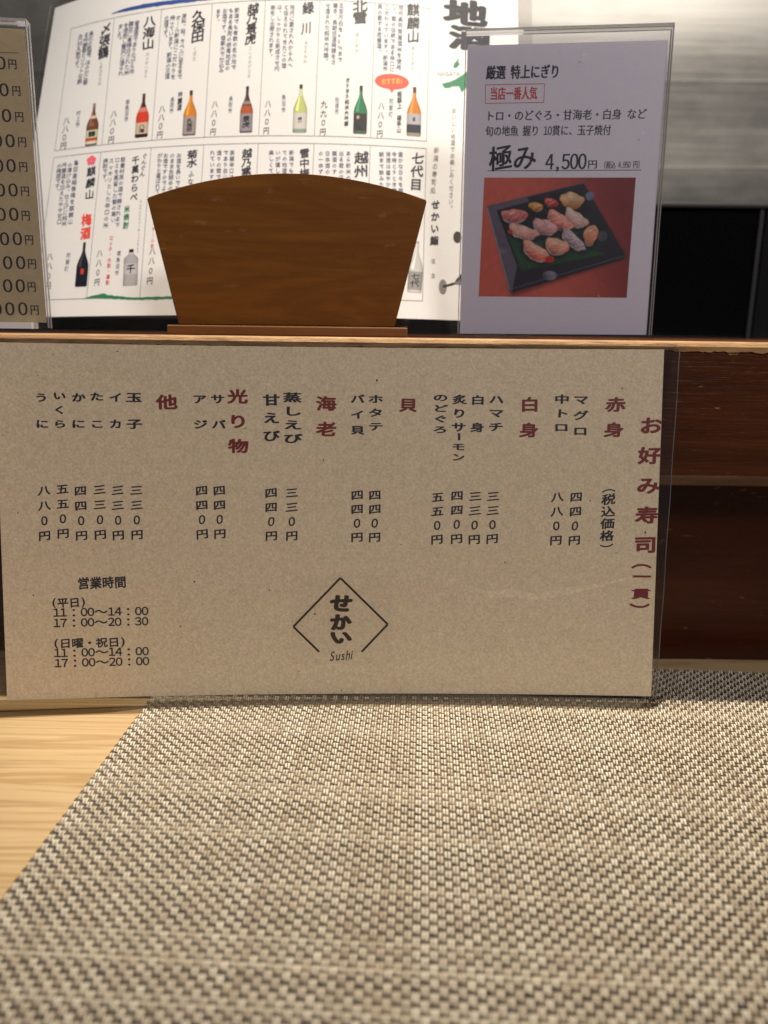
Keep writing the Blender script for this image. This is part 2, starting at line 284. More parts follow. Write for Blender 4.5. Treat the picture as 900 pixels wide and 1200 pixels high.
# ------------------------------------------------------------------ materials
def new_mat(name):
    mt = bpy.data.materials.new(name); mt.use_nodes = True
    nt = mt.node_tree; return mt, nt, nt.nodes['Principled BSDF']
def setp(b, **kw):
    for k, v in kw.items(): b.inputs[k.replace('_', ' ')].default_value = v
def plain(name, c, rough=0.5, **kw):
    mt, nt, b = new_mat(name); b.inputs['Base Color'].default_value = (*c, 1); b.inputs['Roughness'].default_value = rough
    setp(b, **kw); return mt
def N(nt, t, **kw):
    n = nt.nodes.new(t)
    for k, v in kw.items():
        if k in n.inputs: n.inputs[k].default_value = v
        else: setattr(n, k, v)
    return n
def coords(nt, scale=(1, 1, 1), src='Object', rot=(0, 0, 0), loc=(0, 0, 0)):
    tc = nt.nodes.new('ShaderNodeTexCoord'); mp = nt.nodes.new('ShaderNodeMapping')
    mp.inputs['Scale'].default_value = scale; mp.inputs['Rotation'].default_value = rot; mp.inputs['Location'].default_value = loc
    nt.links.new(tc.outputs[src], mp.inputs[0]); return mp.outputs[0]
def noise(nt, vec, scale, detail=3, rough=0.55, dist=0.0):
    n = N(nt, 'ShaderNodeTexNoise'); n.inputs['Scale'].default_value = scale; n.inputs['Detail'].default_value = detail
    n.inputs['Roughness'].default_value = rough; n.inputs['Distortion'].default_value = dist
    nt.links.new(vec, n.inputs['Vector']); return n.outputs['Fac']
def ramp(nt, fac, stops):
    r = N(nt, 'ShaderNodeValToRGB'); e = r.color_ramp.elements
    while len(e) < len(stops): e.new(0.5)
    for i, (p, c) in enumerate(stops):
        e[i].position = p; e[i].color = (*c, 1) if len(c) == 3 else c
    nt.links.new(fac, r.inputs[0]); return r.outputs[0]
def mix(nt, fac, a, b, mode='MIX'):
    n = N(nt, 'ShaderNodeMix', data_type='RGBA', blend_type=mode)
    for s, v in ((0, fac), (6, a), (7, b)):
        if isinstance(v, (int, float)): n.inputs[s].default_value = v
        elif isinstance(v, tuple): n.inputs[s].default_value = (*v, 1)
        else: nt.links.new(v, n.inputs[s])
    return n.outputs[2]
def bump(nt, b, h, strength, dist):
    n = N(nt, 'ShaderNodeBump'); n.inputs['Strength'].default_value = strength; n.inputs['Distance'].default_value = dist
    nt.links.new(h, n.inputs['Height']); nt.links.new(n.outputs[0], b.inputs['Normal'])
G = lambda v: (v, v, v)

def kraft(name, f=1.0):
    mt, nt, b = new_mat(name)
    v = coords(nt)
    k = lambda r, g, b_: (r*f, g*f*0.985, b_*f*0.93)
    fine = noise(nt, v, 900, 2, 0.75); mid = noise(nt, v, 330, 2); big = noise(nt, v, 9, 2)
    c1 = ramp(nt, fine, [(0.32, k(0.43, 0.355, 0.26)), (0.52, k(0.55, 0.46, 0.345)), (0.70, k(0.66, 0.565, 0.435))])
    c2 = mix(nt, 0.25, c1, ramp(nt, mid, [(0.35, k(0.46, 0.38, 0.28)), (0.65, k(0.63, 0.55, 0.43))]))
    c3 = mix(nt, 0.10, c2, ramp(nt, big, [(0.3, k(0.44, 0.37, 0.28)), (0.7, k(0.60, 0.52, 0.40))]))
    nt.links.new(c3, b.inputs['Base Color'])
    setp(b, Roughness=0.5, Coat_Weight=0.55, Coat_Roughness=0.16)
    bump(nt, b, fine, 0.5, 0.00025); return mt
KRAFT = kraft('kraft_menu_paper', 1.12); LOGO_TINT = kraft('logo_ground_paper', 1.06); GLARE_SMUDGE = kraft('glare_smudge_paper', 1.25)  # the last paper is lighter, for glare painted on the card
WHITE_LAM = plain('white_laminated_print', (0.82, 0.81, 0.81), 0.45, Coat_Weight=0.9, Coat_Roughness=0.06)
def lam_bump():
    nt = WHITE_LAM.node_tree; b = nt.nodes['Principled BSDF']
    n = N(nt, 'ShaderNodeBump'); n.inputs['Strength'].default_value = 0.5; n.inputs['Distance'].default_value = 0.002
    nt.links.new(noise(nt, coords(nt), 26, 2), n.inputs['Height']); nt.links.new(n.outputs[0], b.inputs['Coat Normal'])
lam_bump()
def tinted_paper(name, a, c, sc=300):
    mt, nt, b = new_mat(name)
    nt.links.new(ramp(nt, noise(nt, coords(nt), sc, 3), [(0.3, a), (0.7, c)]), b.inputs['Base Color'])
    setp(b, Roughness=0.4, Coat_Weight=0.5, Coat_Roughness=0.1); return mt
STAND_PAPER = tinted_paper('lavender_white_print', (0.83, 0.81, 0.93), (0.86, 0.84, 0.95))
PRICE_PAPER = tinted_paper('cream_price_print', (0.50, 0.385, 0.215), (0.56, 0.435, 0.25))
INK = plain('black_ink', (0.018, 0.018, 0.030), 0.45)
INK2 = plain('warm_black_ink', (0.03, 0.018, 0.012), 0.5)
SOFT_INK = plain('grey_blue_ink', (0.10, 0.11, 0.19), 0.5)
GREY_INK = plain('grey_ink', (0.22, 0.21, 0.21), 0.5)
MAROON = plain('maroon_ink', (0.15, 0.016, 0.018), 0.5)
RED = plain('red_ink', (0.66, 0.035, 0.045), 0.5)
SCARLET = plain('scarlet_ink', (0.80, 0.07, 0.04), 0.5)
GREEN_INK = plain('green_ink', (0.02, 0.20, 0.09), 0.5)
BLUE_INK = plain('blue_ink', (0.02, 0.07, 0.30), 0.5)
PINK = plain('pink_ink', (0.85, 0.13, 0.20), 0.5)
YELLOW = plain('yellow_ink', (0.85, 0.55, 0.08), 0.5)
LINE_INK = plain('thin_line_ink', (0.20, 0.20, 0.22), 0.5)
def printed():
    mt, nt, b = new_mat('printed_picture')
    a = N(nt, 'ShaderNodeVertexColor'); a.layer_name = 'Col'
    nt.links.new(a.outputs[0], b.inputs['Base Color']); setp(b, Roughness=0.4, Coat_Weight=0.4, Coat_Roughness=0.12); return mt
PRINT = printed()

def clear(name, tint=(0.93, 0.94, 0.95), refl=1.0, haze=0.0, rough=0.04):
    mt = bpy.data.materials.new(name); mt.use_nodes = True; nt = mt.node_tree; nt.nodes.clear()
    out = N(nt, 'ShaderNodeOutputMaterial'); t = N(nt, 'ShaderNodeBsdfTransparent'); t.inputs[0].default_value = (*tint, 1)
    g = N(nt, 'ShaderNodeBsdfGlossy'); g.inputs['Roughness'].default_value = rough
    f = N(nt, 'ShaderNodeFresnel'); f.inputs['IOR'].default_value = 1.45
    mth = N(nt, 'ShaderNodeMath', operation='MULTIPLY'); mth.inputs[1].default_value = refl
    nt.links.new(f.outputs[0], mth.inputs[0])
    ms = N(nt, 'ShaderNodeMixShader'); nt.links.new(mth.outputs[0], ms.inputs[0])
    if haze > 0:
        d = N(nt, 'ShaderNodeBsdfDiffuse'); d.inputs[0].default_value = (0.85, 0.85, 0.85, 1)
        tr = N(nt, 'ShaderNodeBsdfTranslucent'); tr.inputs[0].default_value = (0.85, 0.85, 0.85, 1)
        h2 = N(nt, 'ShaderNodeMixShader'); h2.inputs[0].default_value = 0.5
        nt.links.new(d.outputs[0], h2.inputs[1]); nt.links.new(tr.outputs[0], h2.inputs[2])
        h = N(nt, 'ShaderNodeMixShader'); h.inputs[0].default_value = haze
        nt.links.new(t.outputs[0], h.inputs[1]); nt.links.new(h2.outputs[0], h.inputs[2]); nt.links.new(h.outputs[0], ms.inputs[1])
    else: nt.links.new(t.outputs[0], ms.inputs[1])
    nt.links.new(g.outputs[0], ms.inputs[2]); nt.links.new(ms.outputs[0], out.inputs[0]); return mt
FOOT_SHADE_FILM = clear('shade_tinted_laminate_foot', (0.62, 0.60, 0.57), 0.22, 0.0, 0.10)  # film tinted dark to stand in for the card's shadow at its foot
FILM = clear('clear_laminate_film', (0.84, 0.83, 0.82), 1.0, 0.008, 0.10)
FILM_EDGE = clear('laminate_cut_edge', (0.8, 0.8, 0.8), 1.0, 0.45, 0.2)
ACRYLIC = clear('clear_acrylic', (0.975, 0.975, 0.985), 0.55, 0.004, 0.03)
ACRYLIC_EDGE = clear('frosted_acrylic_edge', (0.9, 0.9, 0.92), 1.0, 0.60, 0.12)

def wood(name, stops, scale=(6, 60, 60), rough=0.4, coat=0.0, fleck=0.0, bstr=0.2, dist=0.4, fine=1.0):
    mt, nt, b = new_mat(name)
    v = coords(nt, scale)
    n1 = noise(nt, v, 1.6, 5, 0.6, dist); n2 = noise(nt, coords(nt, (scale[0]*3, scale[1]*9, scale[2]*9)), 2.0, 4, 0.65)
    c = ramp(nt, n1, stops)
    c = mix(nt, 0.35*fine, c, ramp(nt, n2, [(0.35, G(0.45)), (0.65, G(1.0))]), 'MULTIPLY')
    if fleck > 0:
        n3 = noise(nt, coords(nt, (70, 240, 240)), 1.0, 4, 0.7); n4 = noise(nt, coords(nt, (14, 30, 30)), 1.0, 2)
        mm = N(nt, 'ShaderNodeMath', operation='MULTIPLY_ADD'); nt.links.new(n4, mm.inputs[0]); mm.inputs[1].default_value = 0.32; nt.links.new(n3, mm.inputs[2]); n3 = mm.outputs[0]
        c = mix(nt, ramp(nt, n3, [(0.80, G(0)), (0.87, G(fleck))]), c, (0.36, 0.20, 0.10))
    nt.links.new(c, b.inputs['Base Color']); setp(b, Roughness=rough, Coat_Weight=coat, Coat_Roughness=0.15)
    bump(nt, b, n2, bstr, 0.0006); return mt
PALE_WOOD = wood('pale_cypress_counter', [(0.22, (0.455, 0.303, 0.148)), (0.36, (0.517, 0.367, 0.194)), (0.42, (0.392, 0.247, 0.117)), (0.47, (0.525, 0.374, 0.202)), (0.56, (0.486, 0.334, 0.171)), (0.60, (0.384, 0.239, 0.109)), (0.65, (0.517, 0.367, 0.194)), (0.8, (0.470, 0.319, 0.155))], (1.6, 42, 42), 0.42, 0.12, 0, 0.12, 0.9, 0.5)
BEAM_WOOD = wood('dark_varnished_beam', [(0.25, (0.040, 0.009, 0.002)), (0.55, (0.080, 0.020, 0.004)), (0.8, (0.13, 0.038, 0.008))], (4, 30, 30), 0.33, 0.05, 0.9, 0.7, 1.2)
LIP_WOOD = wood('lighter_lower_edge', [(0.25, (0.055, 0.020, 0.006)), (0.55, (0.13, 0.055, 0.018)), (0.8, (0.19, 0.09, 0.032))], (6, 60, 60), 0.4, 0.0, 0.5, 0.3)  # lighter brown wood along the beam's lower chamfer
PANEL_WOOD = wood('shade_darkened_red_panel', [(0.25, (0.018, 0.0035, 0.001)), (0.55, (0.044, 0.008, 0.002)), (0.8, (0.075, 0.016, 0.004))], (3, 26, 26), 0.3, 0.0, 0.3, 0.15)  # shade of the recess is darkened into this red panel colour
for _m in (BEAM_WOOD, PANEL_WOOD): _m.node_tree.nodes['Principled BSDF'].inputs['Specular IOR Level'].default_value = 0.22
FAN_WOOD = wood('brown_stained_holder', [(0.25, (0.165, 0.060, 0.009)), (0.42, (0.235, 0.088, 0.0135)), (0.5, (0.185, 0.068, 0.010)), (0.6, (0.25, 0.096, 0.015)), (0.8, (0.275, 0.108, 0.018))], (4, 30, 30), 0.36, 0.0, 0.35, 0.12, 0.7, 0.6)
FAN_WOOD.node_tree.nodes['Principled BSDF'].inputs['Specular IOR Level'].default_value = 0.25
FOOT_WOOD = wood('orange_holder_foot', [(0.25, (0.26, 0.095, 0.02)), (0.8, (0.36, 0.145, 0.035))], (9, 50, 50), 0.45, 0.1, 0.0, 0.2)
WORN = wood('worn_bare_wood', [(0.25, (0.13, 0.055, 0.018)), (0.45, (0.38, 0.20, 0.075)), (0.75, (0.58, 0.36, 0.16))], (24, 220, 220), 0.6, 0, 0, 0.7, 1.2)

def steel():
    mt, nt, b = new_mat('brushed_stainless_steel')
    v = coords(nt, (1.2, 1, 60)); h = noise(nt, v, 3.0, 5, 0.65)
    big = noise(nt, coords(nt, (0.7, 1, 9)), 2.2, 3, 0.55, 0.3); smudge = noise(nt, coords(nt, (5, 1, 9)), 3.0, 5, 0.7)
    nt.links.new(ramp(nt, smudge, [(0.3, (0.25, 0.24, 0.21)), (0.7, (0.33, 0.315, 0.28))]), b.inputs['Base Color'])
    nt.links.new(ramp(nt, smudge, [(0.3, G(0.34)), (0.7, G(0.40))]), b.inputs['Roughness'])
    setp(b, Metallic=1.0, Anisotropic=0.6)
    ad = N(nt, 'ShaderNodeMath', operation='MULTIPLY_ADD'); nt.links.new(h, ad.inputs[0]); ad.inputs[1].default_value = 0.10; nt.links.new(big, ad.inputs[2])
    bump(nt, b, ad.outputs[0], 0.17, 0.003); return mt
STEEL = steel()
BLACK = plain('black_glass_case', (0.003, 0.003, 0.0035), 0.15)
BLACK.node_tree.nodes['Principled BSDF'].inputs['Specular IOR Level'].default_value = 0.12
BLACK_TRIM = plain('dark_grey_trim', (0.03, 0.03, 0.032), 0.4)

# ------------------------------------------------------------------ object helpers
def link(name, me, mat=None, parent=None, loc=None):
    o = bpy.data.objects.new(name, me); col.objects.link(o)
    if mat is not None: me.materials.append(mat)
    if parent is not None: o.parent = parent
    if loc is not None: o.location = loc
    return o
def mesh(name, V, F, smooth=False):
    me = bpy.data.meshes.new(name); me.from_pydata([tuple(map(float, v)) for v in V], [], [tuple(map(int, f)) for f in F]); me.update()
    if smooth: me.shade_smooth()
    return me
def tag(o, label=None, cat=None, kind=None, group=None):
    if label: o['label'] = label
    if cat: o['category'] = cat
    if kind: o['kind'] = kind
    if group: o['group'] = group
    return o
def empty(name, loc):
    o = bpy.data.objects.new(name, None); col.objects.link(o); o.location = loc; o.empty_display_size = 0.02; return o
def box(name, lo, hi, mat, parent=None, origin=(0, 0, 0), bevel=0.0, seg=2):
    import bmesh
    bm = bmesh.new(); bmesh.ops.create_cube(bm, size=1)
    for v in bm.verts:
        for i in range(3): v.co[i] = lo[i] + (v.co[i]+0.5)*(hi[i]-lo[i]) - origin[i]
    if bevel > 0: bmesh.ops.bevel(bm, geom=list(bm.edges), offset=bevel, segments=seg, affect='EDGES', profile=0.6)
    me = bpy.data.meshes.new(name); bm.to_mesh(me); bm.free()
    return link(name, me, mat, parent)

# curved / leaning sheet: card coordinates (u right, v up, metres) to world
def surf(par, u, v, off=0.0):
    X0, Y0, Z0, yaw, lean, roll, a, b, uc = par
    u = np.asarray(u, float); v = np.asarray(v, float)
    p = u*math.cos(roll)+v*math.sin(roll); q = -u*math.sin(roll)+v*math.cos(roll)
    k = a+b*q; ww = p-uc; x = p-(2/3)*k*k*ww**3; d = k*ww*ww-off
    ly = d*math.cos(lean)+q*math.sin(lean); lz = -d*math.sin(lean)+q*math.cos(lean)
    c, s = math.cos(yaw), math.sin(yaw)
    return np.stack([X0+x*c-ly*s, Y0+x*s+ly*c, Z0+lz], -1)
def rel(P, root): return np.asarray(P) - np.array(root.location)
def sheet(name, par, u0_, u1, v0, v1, th, mat, root, nu=60, nv=6, off=0.0, corner=0.0):
    """solid thin sheet following the curve, front face at offset `off`, thickness th behind it, rounded corners"""
    V = []; us = np.linspace(u0_, u1, nu+1)
    if corner > 0:
        ex = corner*(1-np.cos(np.linspace(0, math.pi/2, 7)))
        us = np.unique(np.round(np.concatenate([us, u0_+ex, u1-ex]), 6))
    n = len(us)
    def cut(u):
        e = min(u-u0_, u1-u)
        return corner-math.sqrt(max(0, corner**2-(corner-e)**2)) if e < corner else 0
    F = []
    for side in (0, 1):
        for u in us:
            c = cut(u)
            for t in np.linspace(0, 1, nv+1):
                V.append(surf(par, u, (v0+c)+(v1-v0-2*c)*t, off-(th if side else 0)))
    m_ = nv+1; S = n*m_
    for i in range(n-1):
        for j in range(nv):
            a = i*m_+j; F.append((a, a+m_, a+m_+1, a+1)); F.append((S+a, S+a+1, S+a+m_+1, S+a+m_))
        for j, sgn in ((0, 1), (nv, -1)):
            a = i*m_+j; F.append((a, S+a, S+a+m_, a+m_) if sgn > 0 else (a, a+m_, S+a+m_, S+a))
    for j in range(nv):
        F.append((j, j+1, S+j+1, S+j)); a = (n-1)*m_+j; F.append((a, S+a, S+a+1, a+1))
    return link(name, mesh(name, rel(np.array(V), root), F), mat, root)
def frame_sheet(name, par, U, Vv, u, v, th, mat, root, off=0.0, nu=60):
    """clear margin round a print: outer rectangle U,Vv minus inner u,v"""
    import itertools
    us = np.unique(np.concatenate([np.linspace(U[0], U[1], nu+1), [u[0], u[1]]])); vs = np.unique(np.concatenate([np.linspace(Vv[0], Vv[1], 9), [v[0], v[1]]]))
    V = []; F = []; idx = {}
    def vid(i, j, s):
        k = (i, j, s)
        if k not in idx: idx[k] = len(V); V.append(surf(par, us[i], vs[j], off-(th if s else 0)))
        return idx[k]
    inside = lambda i, j: u[0]-1e-9 <= (us[i]+us[i+1])/2 <= u[1] and v[0] <= (vs[j]+vs[j+1])/2 <= v[1]
    for i in range(len(us)-1):
        for j in range(len(vs)-1):
            if inside(i, j): continue
            F.append((vid(i, j, 0), vid(i+1, j, 0), vid(i+1, j+1, 0), vid(i, j+1, 0)))
    for i in range(len(us)-1):
        for j, o_ in ((0, 1), (len(vs)-1, -1)): F.append((vid(i, j, 0), vid(i, j, 1), vid(i+1, j, 1), vid(i+1, j, 0)))
    for j in range(len(vs)-1):
        for i in (0, len(us)-1): F.append((vid(i, j, 0), vid(i, j+1, 0), vid(i, j+1, 1), vid(i, j, 1)))
    return link(name, mesh(name, rel(np.array(V), root), F), mat, root)

# ------------------------------------------------------------------ lettering
_tc = bpy.data.curves.new('tmp_text', 'FONT'); _to = bpy.data.objects.new('tmp_text', _tc); col.objects.link(_to)
_cache = {}
def glyph(ch, bold, res):
    k = (ch, bold, res)
    if k in _cache: return _cache[k]
    _tc.body = ch; _tc.offset = bold; _tc.resolution_u = res
    bpy.context.view_layer.update()
    e = _to.evaluated_get(bpy.context.evaluated_depsgraph_get()); me = e.to_mesh()
    V = np.array([v.co[:2] for v in me.vertices]).reshape(-1, 2); F = [tuple(p.vertices) for p in me.polygons]
    e.to_mesh_clear(); _cache[k] = (V, F); return V, F
STY = {  # stroke weight, extra weight of the uprights, rise to the right, wobble, curve resolution, ink
    'item': (0.027, 0.016, 0.0, 0.02, 3, INK), 'head': (0.034, 0.006, 0.02, 0.03, 4, MAROON), 'kai': (0.024, 0.006, 0.13, 0.03, 3, INK),
    'kaih': (0.026, 0, 0.07, 0.02, 3, INK), 'kaib': (0.026, 0, 0.07, 0.02, 3, INK), 'arial': (0.022, 0, 0, 0, 3, INK),
    'logo': (0.056, 0.016, 0.08, 0.10, 5, INK2), 'script': (0.012, 0, 0.10, 0.03, 4, INK2),
    'min_b': (0.016, 0.030, 0, 0, 3, INK), 'red_b': (0.010, 0.030, 0, 0, 3, RED), 'min': (0.004, 0.018, 0, 0, 3, INK),
    'min_n': (0, 0.028, 0, 0, 4, INK), 'brush': (0.012, 0.012, 0.08, 0.05, 5, INK),
    'desc': (0.014, 0, 0, 0, 1, SOFT_INK), 'kana': (0, 0, 0.05, 0, 1, GREY_INK), 'name': (0.018, 0.006, 0.10, 0.06, 3, INK), 'title': (0.045, 0.012, 0.10, 0.04, 5, INK),
    'small': (0.006, 0, 0.06, 0, 1, SOFT_INK), 'smallb': (0.022, 0, 0.08, 0.03, 1, INK), 'sprice': (0.010, 0, 0.10, 0.04, 2, INK),
    'red': (0.038, 0, 0.05, 0.04, 2, SCARLET), 'reds': (0.02, 0, 0, 0, 1, RED), 'green': (0.03, 0, 0.05, 0.04, 1, GREEN_INK), 'kanab': (0.014, 0, 0.1, 0.05, 1, INK),
    'thinv': (0.008, 0, 0.08, 0.04, 2, GREY_INK), 'logo2': (0.035, 0.0, 0.1, 0.06, 3, INK), 'thin': (0, 0, 0, 0, 2, GREY_INK), 'yellow': (0.02, 0, 0.08, 0, 2, YELLOW)}
PART = {'item': 'item_lettering', 'head': 'heading_lettering', 'kai': 'price_lettering', 'sprice': 'price_lettering', 'logo': 'logo_lettering', 'logo2': 'logo_lettering', 'script': 'logo_lettering',
        'name': 'name_lettering', 'title': 'title_lettering', 'desc': 'description_lettering', 'kana': 'reading_lettering'}
HALF = '0123456789(),.:! '
FULLD = {c: chr(0xFF10+i) for i, c in enumerate('0123456789')}
def letter(V, F, par, ch, cu, cv, ex, ey, sty, off, rnd):
    """append one character centred on (cu,cv); ex, ey = em box half... full em vectors in card metres"""
    bold, smear, shear, wob, res, _m = STY[sty]
    rot = False
    if ch in 'ー（）～' and rnd['vert']: rot = True
    g, f = glyph(ch, 0.0, res)
    if not len(g): return
    p = g.copy()
    if ch == '０' and sty == 'kai': ex = ex*0.85; ey = ey*1.12
    if ch == '：': p = p + np.array([0.25, 0.0])
    if sty == 'script': p[:, 0] += 0.28*p[:, 1]; g = p
    if rnd.get('bbox') or (rot and ch in '（）'):
        lo, hi = p.min(0), p.max(0); p[:, 0] -= (lo[0]+hi[0])/2; p[:, 1] -= ((lo[1]+hi[1])/2 if rot or ch in '()' else 0.357)
    else: p = p - np.array([0.5, 0.357])
    if rot: p = np.stack([p[:, 1], -p[:, 0]], -1)
    if ch in '、。' and rnd['vert']: p = p + np.array([0.55, 0.50])
    p[:, 1] += shear*p[:, 0]
    if wob:
        a = rng.uniform(-1, 1, 6)*wob
        x, y = p[:, 0].copy(), p[:, 1].copy()
        p[:, 0] = x+0.5*a[0]*np.sin(5*y+6*a[1])+0.4*a[2]*y; p[:, 1] = y+0.5*a[3]*np.sin(5*x+6*a[4])
    copies = [(0.0, 0.0)]
    if bold > 0.004 or smear:
        k = 8 if bold+smear > 0.02 else 4
        copies += [((bold+smear)*math.cos(t), bold*math.sin(t)) for t in np.arange(k)*2*math.pi/k+(0.3 if k == 8 else 0.785)]
    for kk, (dx, dy) in enumerate(copies):
        q = p.copy(); q[:, 0] += dx; q[:, 1] += dy
        uv = np.array([cu, cv])+q[:, :1]*ex+q[:, 1:]*ey
        n0 = len(V); V.extend(surf(par, uv[:, 0], uv[:, 1], off+0.000004*kk)); F.extend([tuple(i+n0 for i in t) for t in f])
def write(par, row, root, off=0.00006, name=None, mat=None):
    st, a0, b0, a1, b1, wd, ht, mode, sty = row
    p0 = np.array([a0, b0])/1000; p1 = np.array([a1, b1])/1000; wd /= 1000; ht /= 1000
    V, F = [], []; n = len(st); rnd = {'vert': mode == 'v'}
    if mode == 'v':
        d = p0-p1; L = np.linalg.norm(d); up = d/L if L > 1e-6 else np.array([0, 1.0]); right = np.array([up[1], -up[0]])
        if sty in ('item', 'head', 'kai', 'kaih', 'min'): right = np.array([1.0, 0.0])
        for i, ch in enumerate(st):
            if ch in ' 　': continue
            c = p0+(p1-p0)*(i/(n-1) if n > 1 else 0)
            letter(V, F, par, ch, c[0], c[1], right*wd, up*ht, sty, off, rnd)
    else:
        adv = [0.5 if (c in HALF or ord(c) < 128) else 1.0 for c in st]
        if st == 'Sushi': adv = [0.62, 0.55, 0.46, 0.55, 0.3]
        if st == 'NIIGATA': adv = [0.72, 0.3, 0.3, 0.78, 0.68, 0.6, 0.68]
        d = p1-p0; L = np.linalg.norm(d); right = d/L; up = np.array([-right[1], right[0]]); unit = L/sum(adv); x = 0
        for ch, a in zip(st, adv):
            c = p0+right*unit*(x+a/2); x += a
            if ch == ' ': continue
            r2 = dict(rnd); wx = unit
            if ch in FULLD and sty != 'script': ch = FULLD[ch]; wx = unit*(0.86 if sty == 'arial' else 0.86)
            elif ord(ch) < 128: r2['bbox'] = True; wx = unit*1.0
            letter(V, F, par, ch, c[0], c[1], right*wx, up*ht, sty, off, r2)
    return link(name or PART.get(sty, 'lettering'), mesh('lettering', rel(np.array(V), root), F), mat or STY[sty][5], root)
def stroke(name, par, P, wds, mat, root, off=0.00006, closed=False, jitter=0.0):
    """flat printed brush line through card-mm points"""
    P = np.array(P, float)/1000; t = np.linspace(0, len(P)-1, (len(P)-1)*8+1)
    x = np.interp(t, range(len(P)), P[:, 0]); y = np.interp(t, range(len(P)), P[:, 1]); W = np.interp(t, range(len(P)), wds)/1000
    T = np.stack([np.gradient(x), np.gradient(y)], -1); T /= np.linalg.norm(T, axis=1)[:, None]; Nn = np.stack([-T[:, 1], T[:, 0]], -1)
    j1 = 1+jitter*rng.uniform(-1, 1, len(x)); j2 = 1+jitter*rng.uniform(-1, 1, len(x))
    A = np.stack([x, y], -1)+Nn*(W*j1)[:, None]/2; B = np.stack([x, y], -1)-Nn*(W*j2)[:, None]/2
    V = np.concatenate([surf(par, A[:, 0], A[:, 1], off), surf(par, B[:, 0], B[:, 1], off)]); n = len(x)
    F = [(i, n+i, n+i+1, i+1) for i in range(n-1)]
    return link(name, mesh(name, rel(V, root), F), mat, root)
def lines(name, par, segs, wd, mat, root, off=0.00006):
    V, F = [], []
    for a, b in segs:
        a = np.array(a, float)/1000; b = np.array(b, float)/1000; d = (b-a)/np.linalg.norm(b-a); nn = np.array([-d[1], d[0]])*wd/2000
        k = 24
        for i in range(k+1):
            c = a+(b-a)*i/k; n0 = len(V); V.append(surf(par, *(c+nn), off)); V.append(surf(par, *(c-nn), off))
            if i: F.append((n0-2, n0-1, n0+1, n0))
    return link(name, mesh(name, rel(np.array(V), root), F), mat, root)
def poly(name, par, P, mat, root, off=0.00006, mm=1000):
    P = np.array(P, float)/mm; c = P.mean(0); V = list(surf(par, P[:, 0], P[:, 1], off)); V.append(surf(par, c[0], c[1], off)); n = len(P)
    return link(name, mesh(name, rel(np.array(V), root), [(i, (i+1) % n, n) for i in range(n)]), mat, root)

# ------------------------------------------------------------------ THE SETTING
top = box('counter_top', (-0.9, -0.6, -0.03), (0.9, 0.60, 0.0), PALE_WOOD); tag(top, 'pale wooden counter top under the placemat', None, 'structure')
LZ = 0.160; LF = 0.3450
ledge = empty('raised_ledge', (0, LF, 0)); tag(ledge, 'raised dark wooden ledge along the back of the counter', None, 'structure')
box('beam', (-0.9, LF+0.0005, 0.0965), (0.9, 0.60, LZ-0.0005), BEAM_WOOD, ledge, (0, LF, 0), 0.0022, 3)
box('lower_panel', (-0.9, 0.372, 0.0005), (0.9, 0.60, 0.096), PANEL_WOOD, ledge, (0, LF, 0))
box('lower_lip', (-0.9, LF-0.0002, 0.0962), (0.9, LF+0.004, 0.1012), LIP_WOOD, ledge, (0, LF, 0), 0.0014, 3)
def edge_strip():
    V, F = [], []; n = 900; xs = np.linspace(-0.45, 0.45, n)
    rag = np.zeros(n)
    for s, a in ((9, .35), (31, .4), (90, .5), (260, .5)): rag += a*np.sin(xs*s*6.28+rng.uniform(0, 6))*rng.uniform(.6, 1.2)
    rag += rng.uniform(-.5, .5, n)
    for i, x in enumerate(xs):
        low = LZ-0.0042+0.00038*rag[i]
        prof = [(LF+0.0065, LZ+0.0001), (LF+0.0025, LZ+0.0001), (LF+0.0009, LZ-0.0006), (LF-0.0001, LZ-0.0021), (LF-0.0002, low)]
        V += [(x, y-LF, z) for y, z in prof]
        if i: a = (i-1)*5; F += [(a+j, a+j+1, a+j+6, a+j+5) for j in range(4)]
    return link('worn_edge', mesh('worn_edge', V, F), WORN, ledge)
edge_strip()
wallb = empty('kitchen_backdrop', (0, 0.7, LZ)); tag(wallb, 'brushed steel kitchen wall behind the ledge', None, 'structure')
def steel_panel():
    V, F = [], []; nx, nz = 2, 60
    for i in range(nz+1):
        z = 0.12+0.75*i/nz; yy = 0.0009*math.sin(z*34+.6)
        for j in range(nx+1): V.append((-1.1+2.2*j/nx, 0.98-0.7+yy, z-LZ))
    for i in range(nz):
        for j in range(nx): a = i*(nx+1)+j; F.append((a, a+1, a+nx+2, a+nx+1))
    return link('steel_panel', mesh('steel_panel', V, F, True), STEEL, wallb)
steel_panel()
for z_, r_ in ((0.545, 0.0014),):
    box('steel_fold', (-1.1, 0.9780, z_-r_), (1.1, 0.983, z_+r_), STEEL, wallb, (0, 0.7, LZ), r_*0.8, 3)
box('steel_shelf', (-0.9, 0.601, 0.10), (0.9, 0.97, 0.1585), STEEL, wallb, (0, 0.7, LZ), 0.002)
case = empty('black_display_case', (0.1, 0.68, 0.1585)); tag(case, 'black glass-fronted case standing behind the ledge', 'display case')
box('case_body', (-0.15, 0.66, 0.1590), (0.75, 0.90, 0.2600), BLACK, case, (0.1, 0.68, 0.1585), 0.002)
box('case_lid', (-0.153, 0.655, 0.2603), (0.753, 0.905, 0.2640), BLACK_TRIM, case, (0.1, 0.68, 0.1585), 0.0012)
box('reflection_seam', (0.297, 0.6575, 0.1592), (0.300, 0.6600, 0.2598), BLACK_TRIM, case, (0.1, 0.68, 0.1585))
box('reflection_panel', (0.302, 0.6580, 0.1600), (0.52, 0.6598, 0.2590), plain('reflection_tint_glass', (0.004, 0.004, 0.005), 0.2), case, (0.1, 0.68, 0.1585), 0.0004)  # slightly lighter panel and seam added to imitate a faint reflection on the case
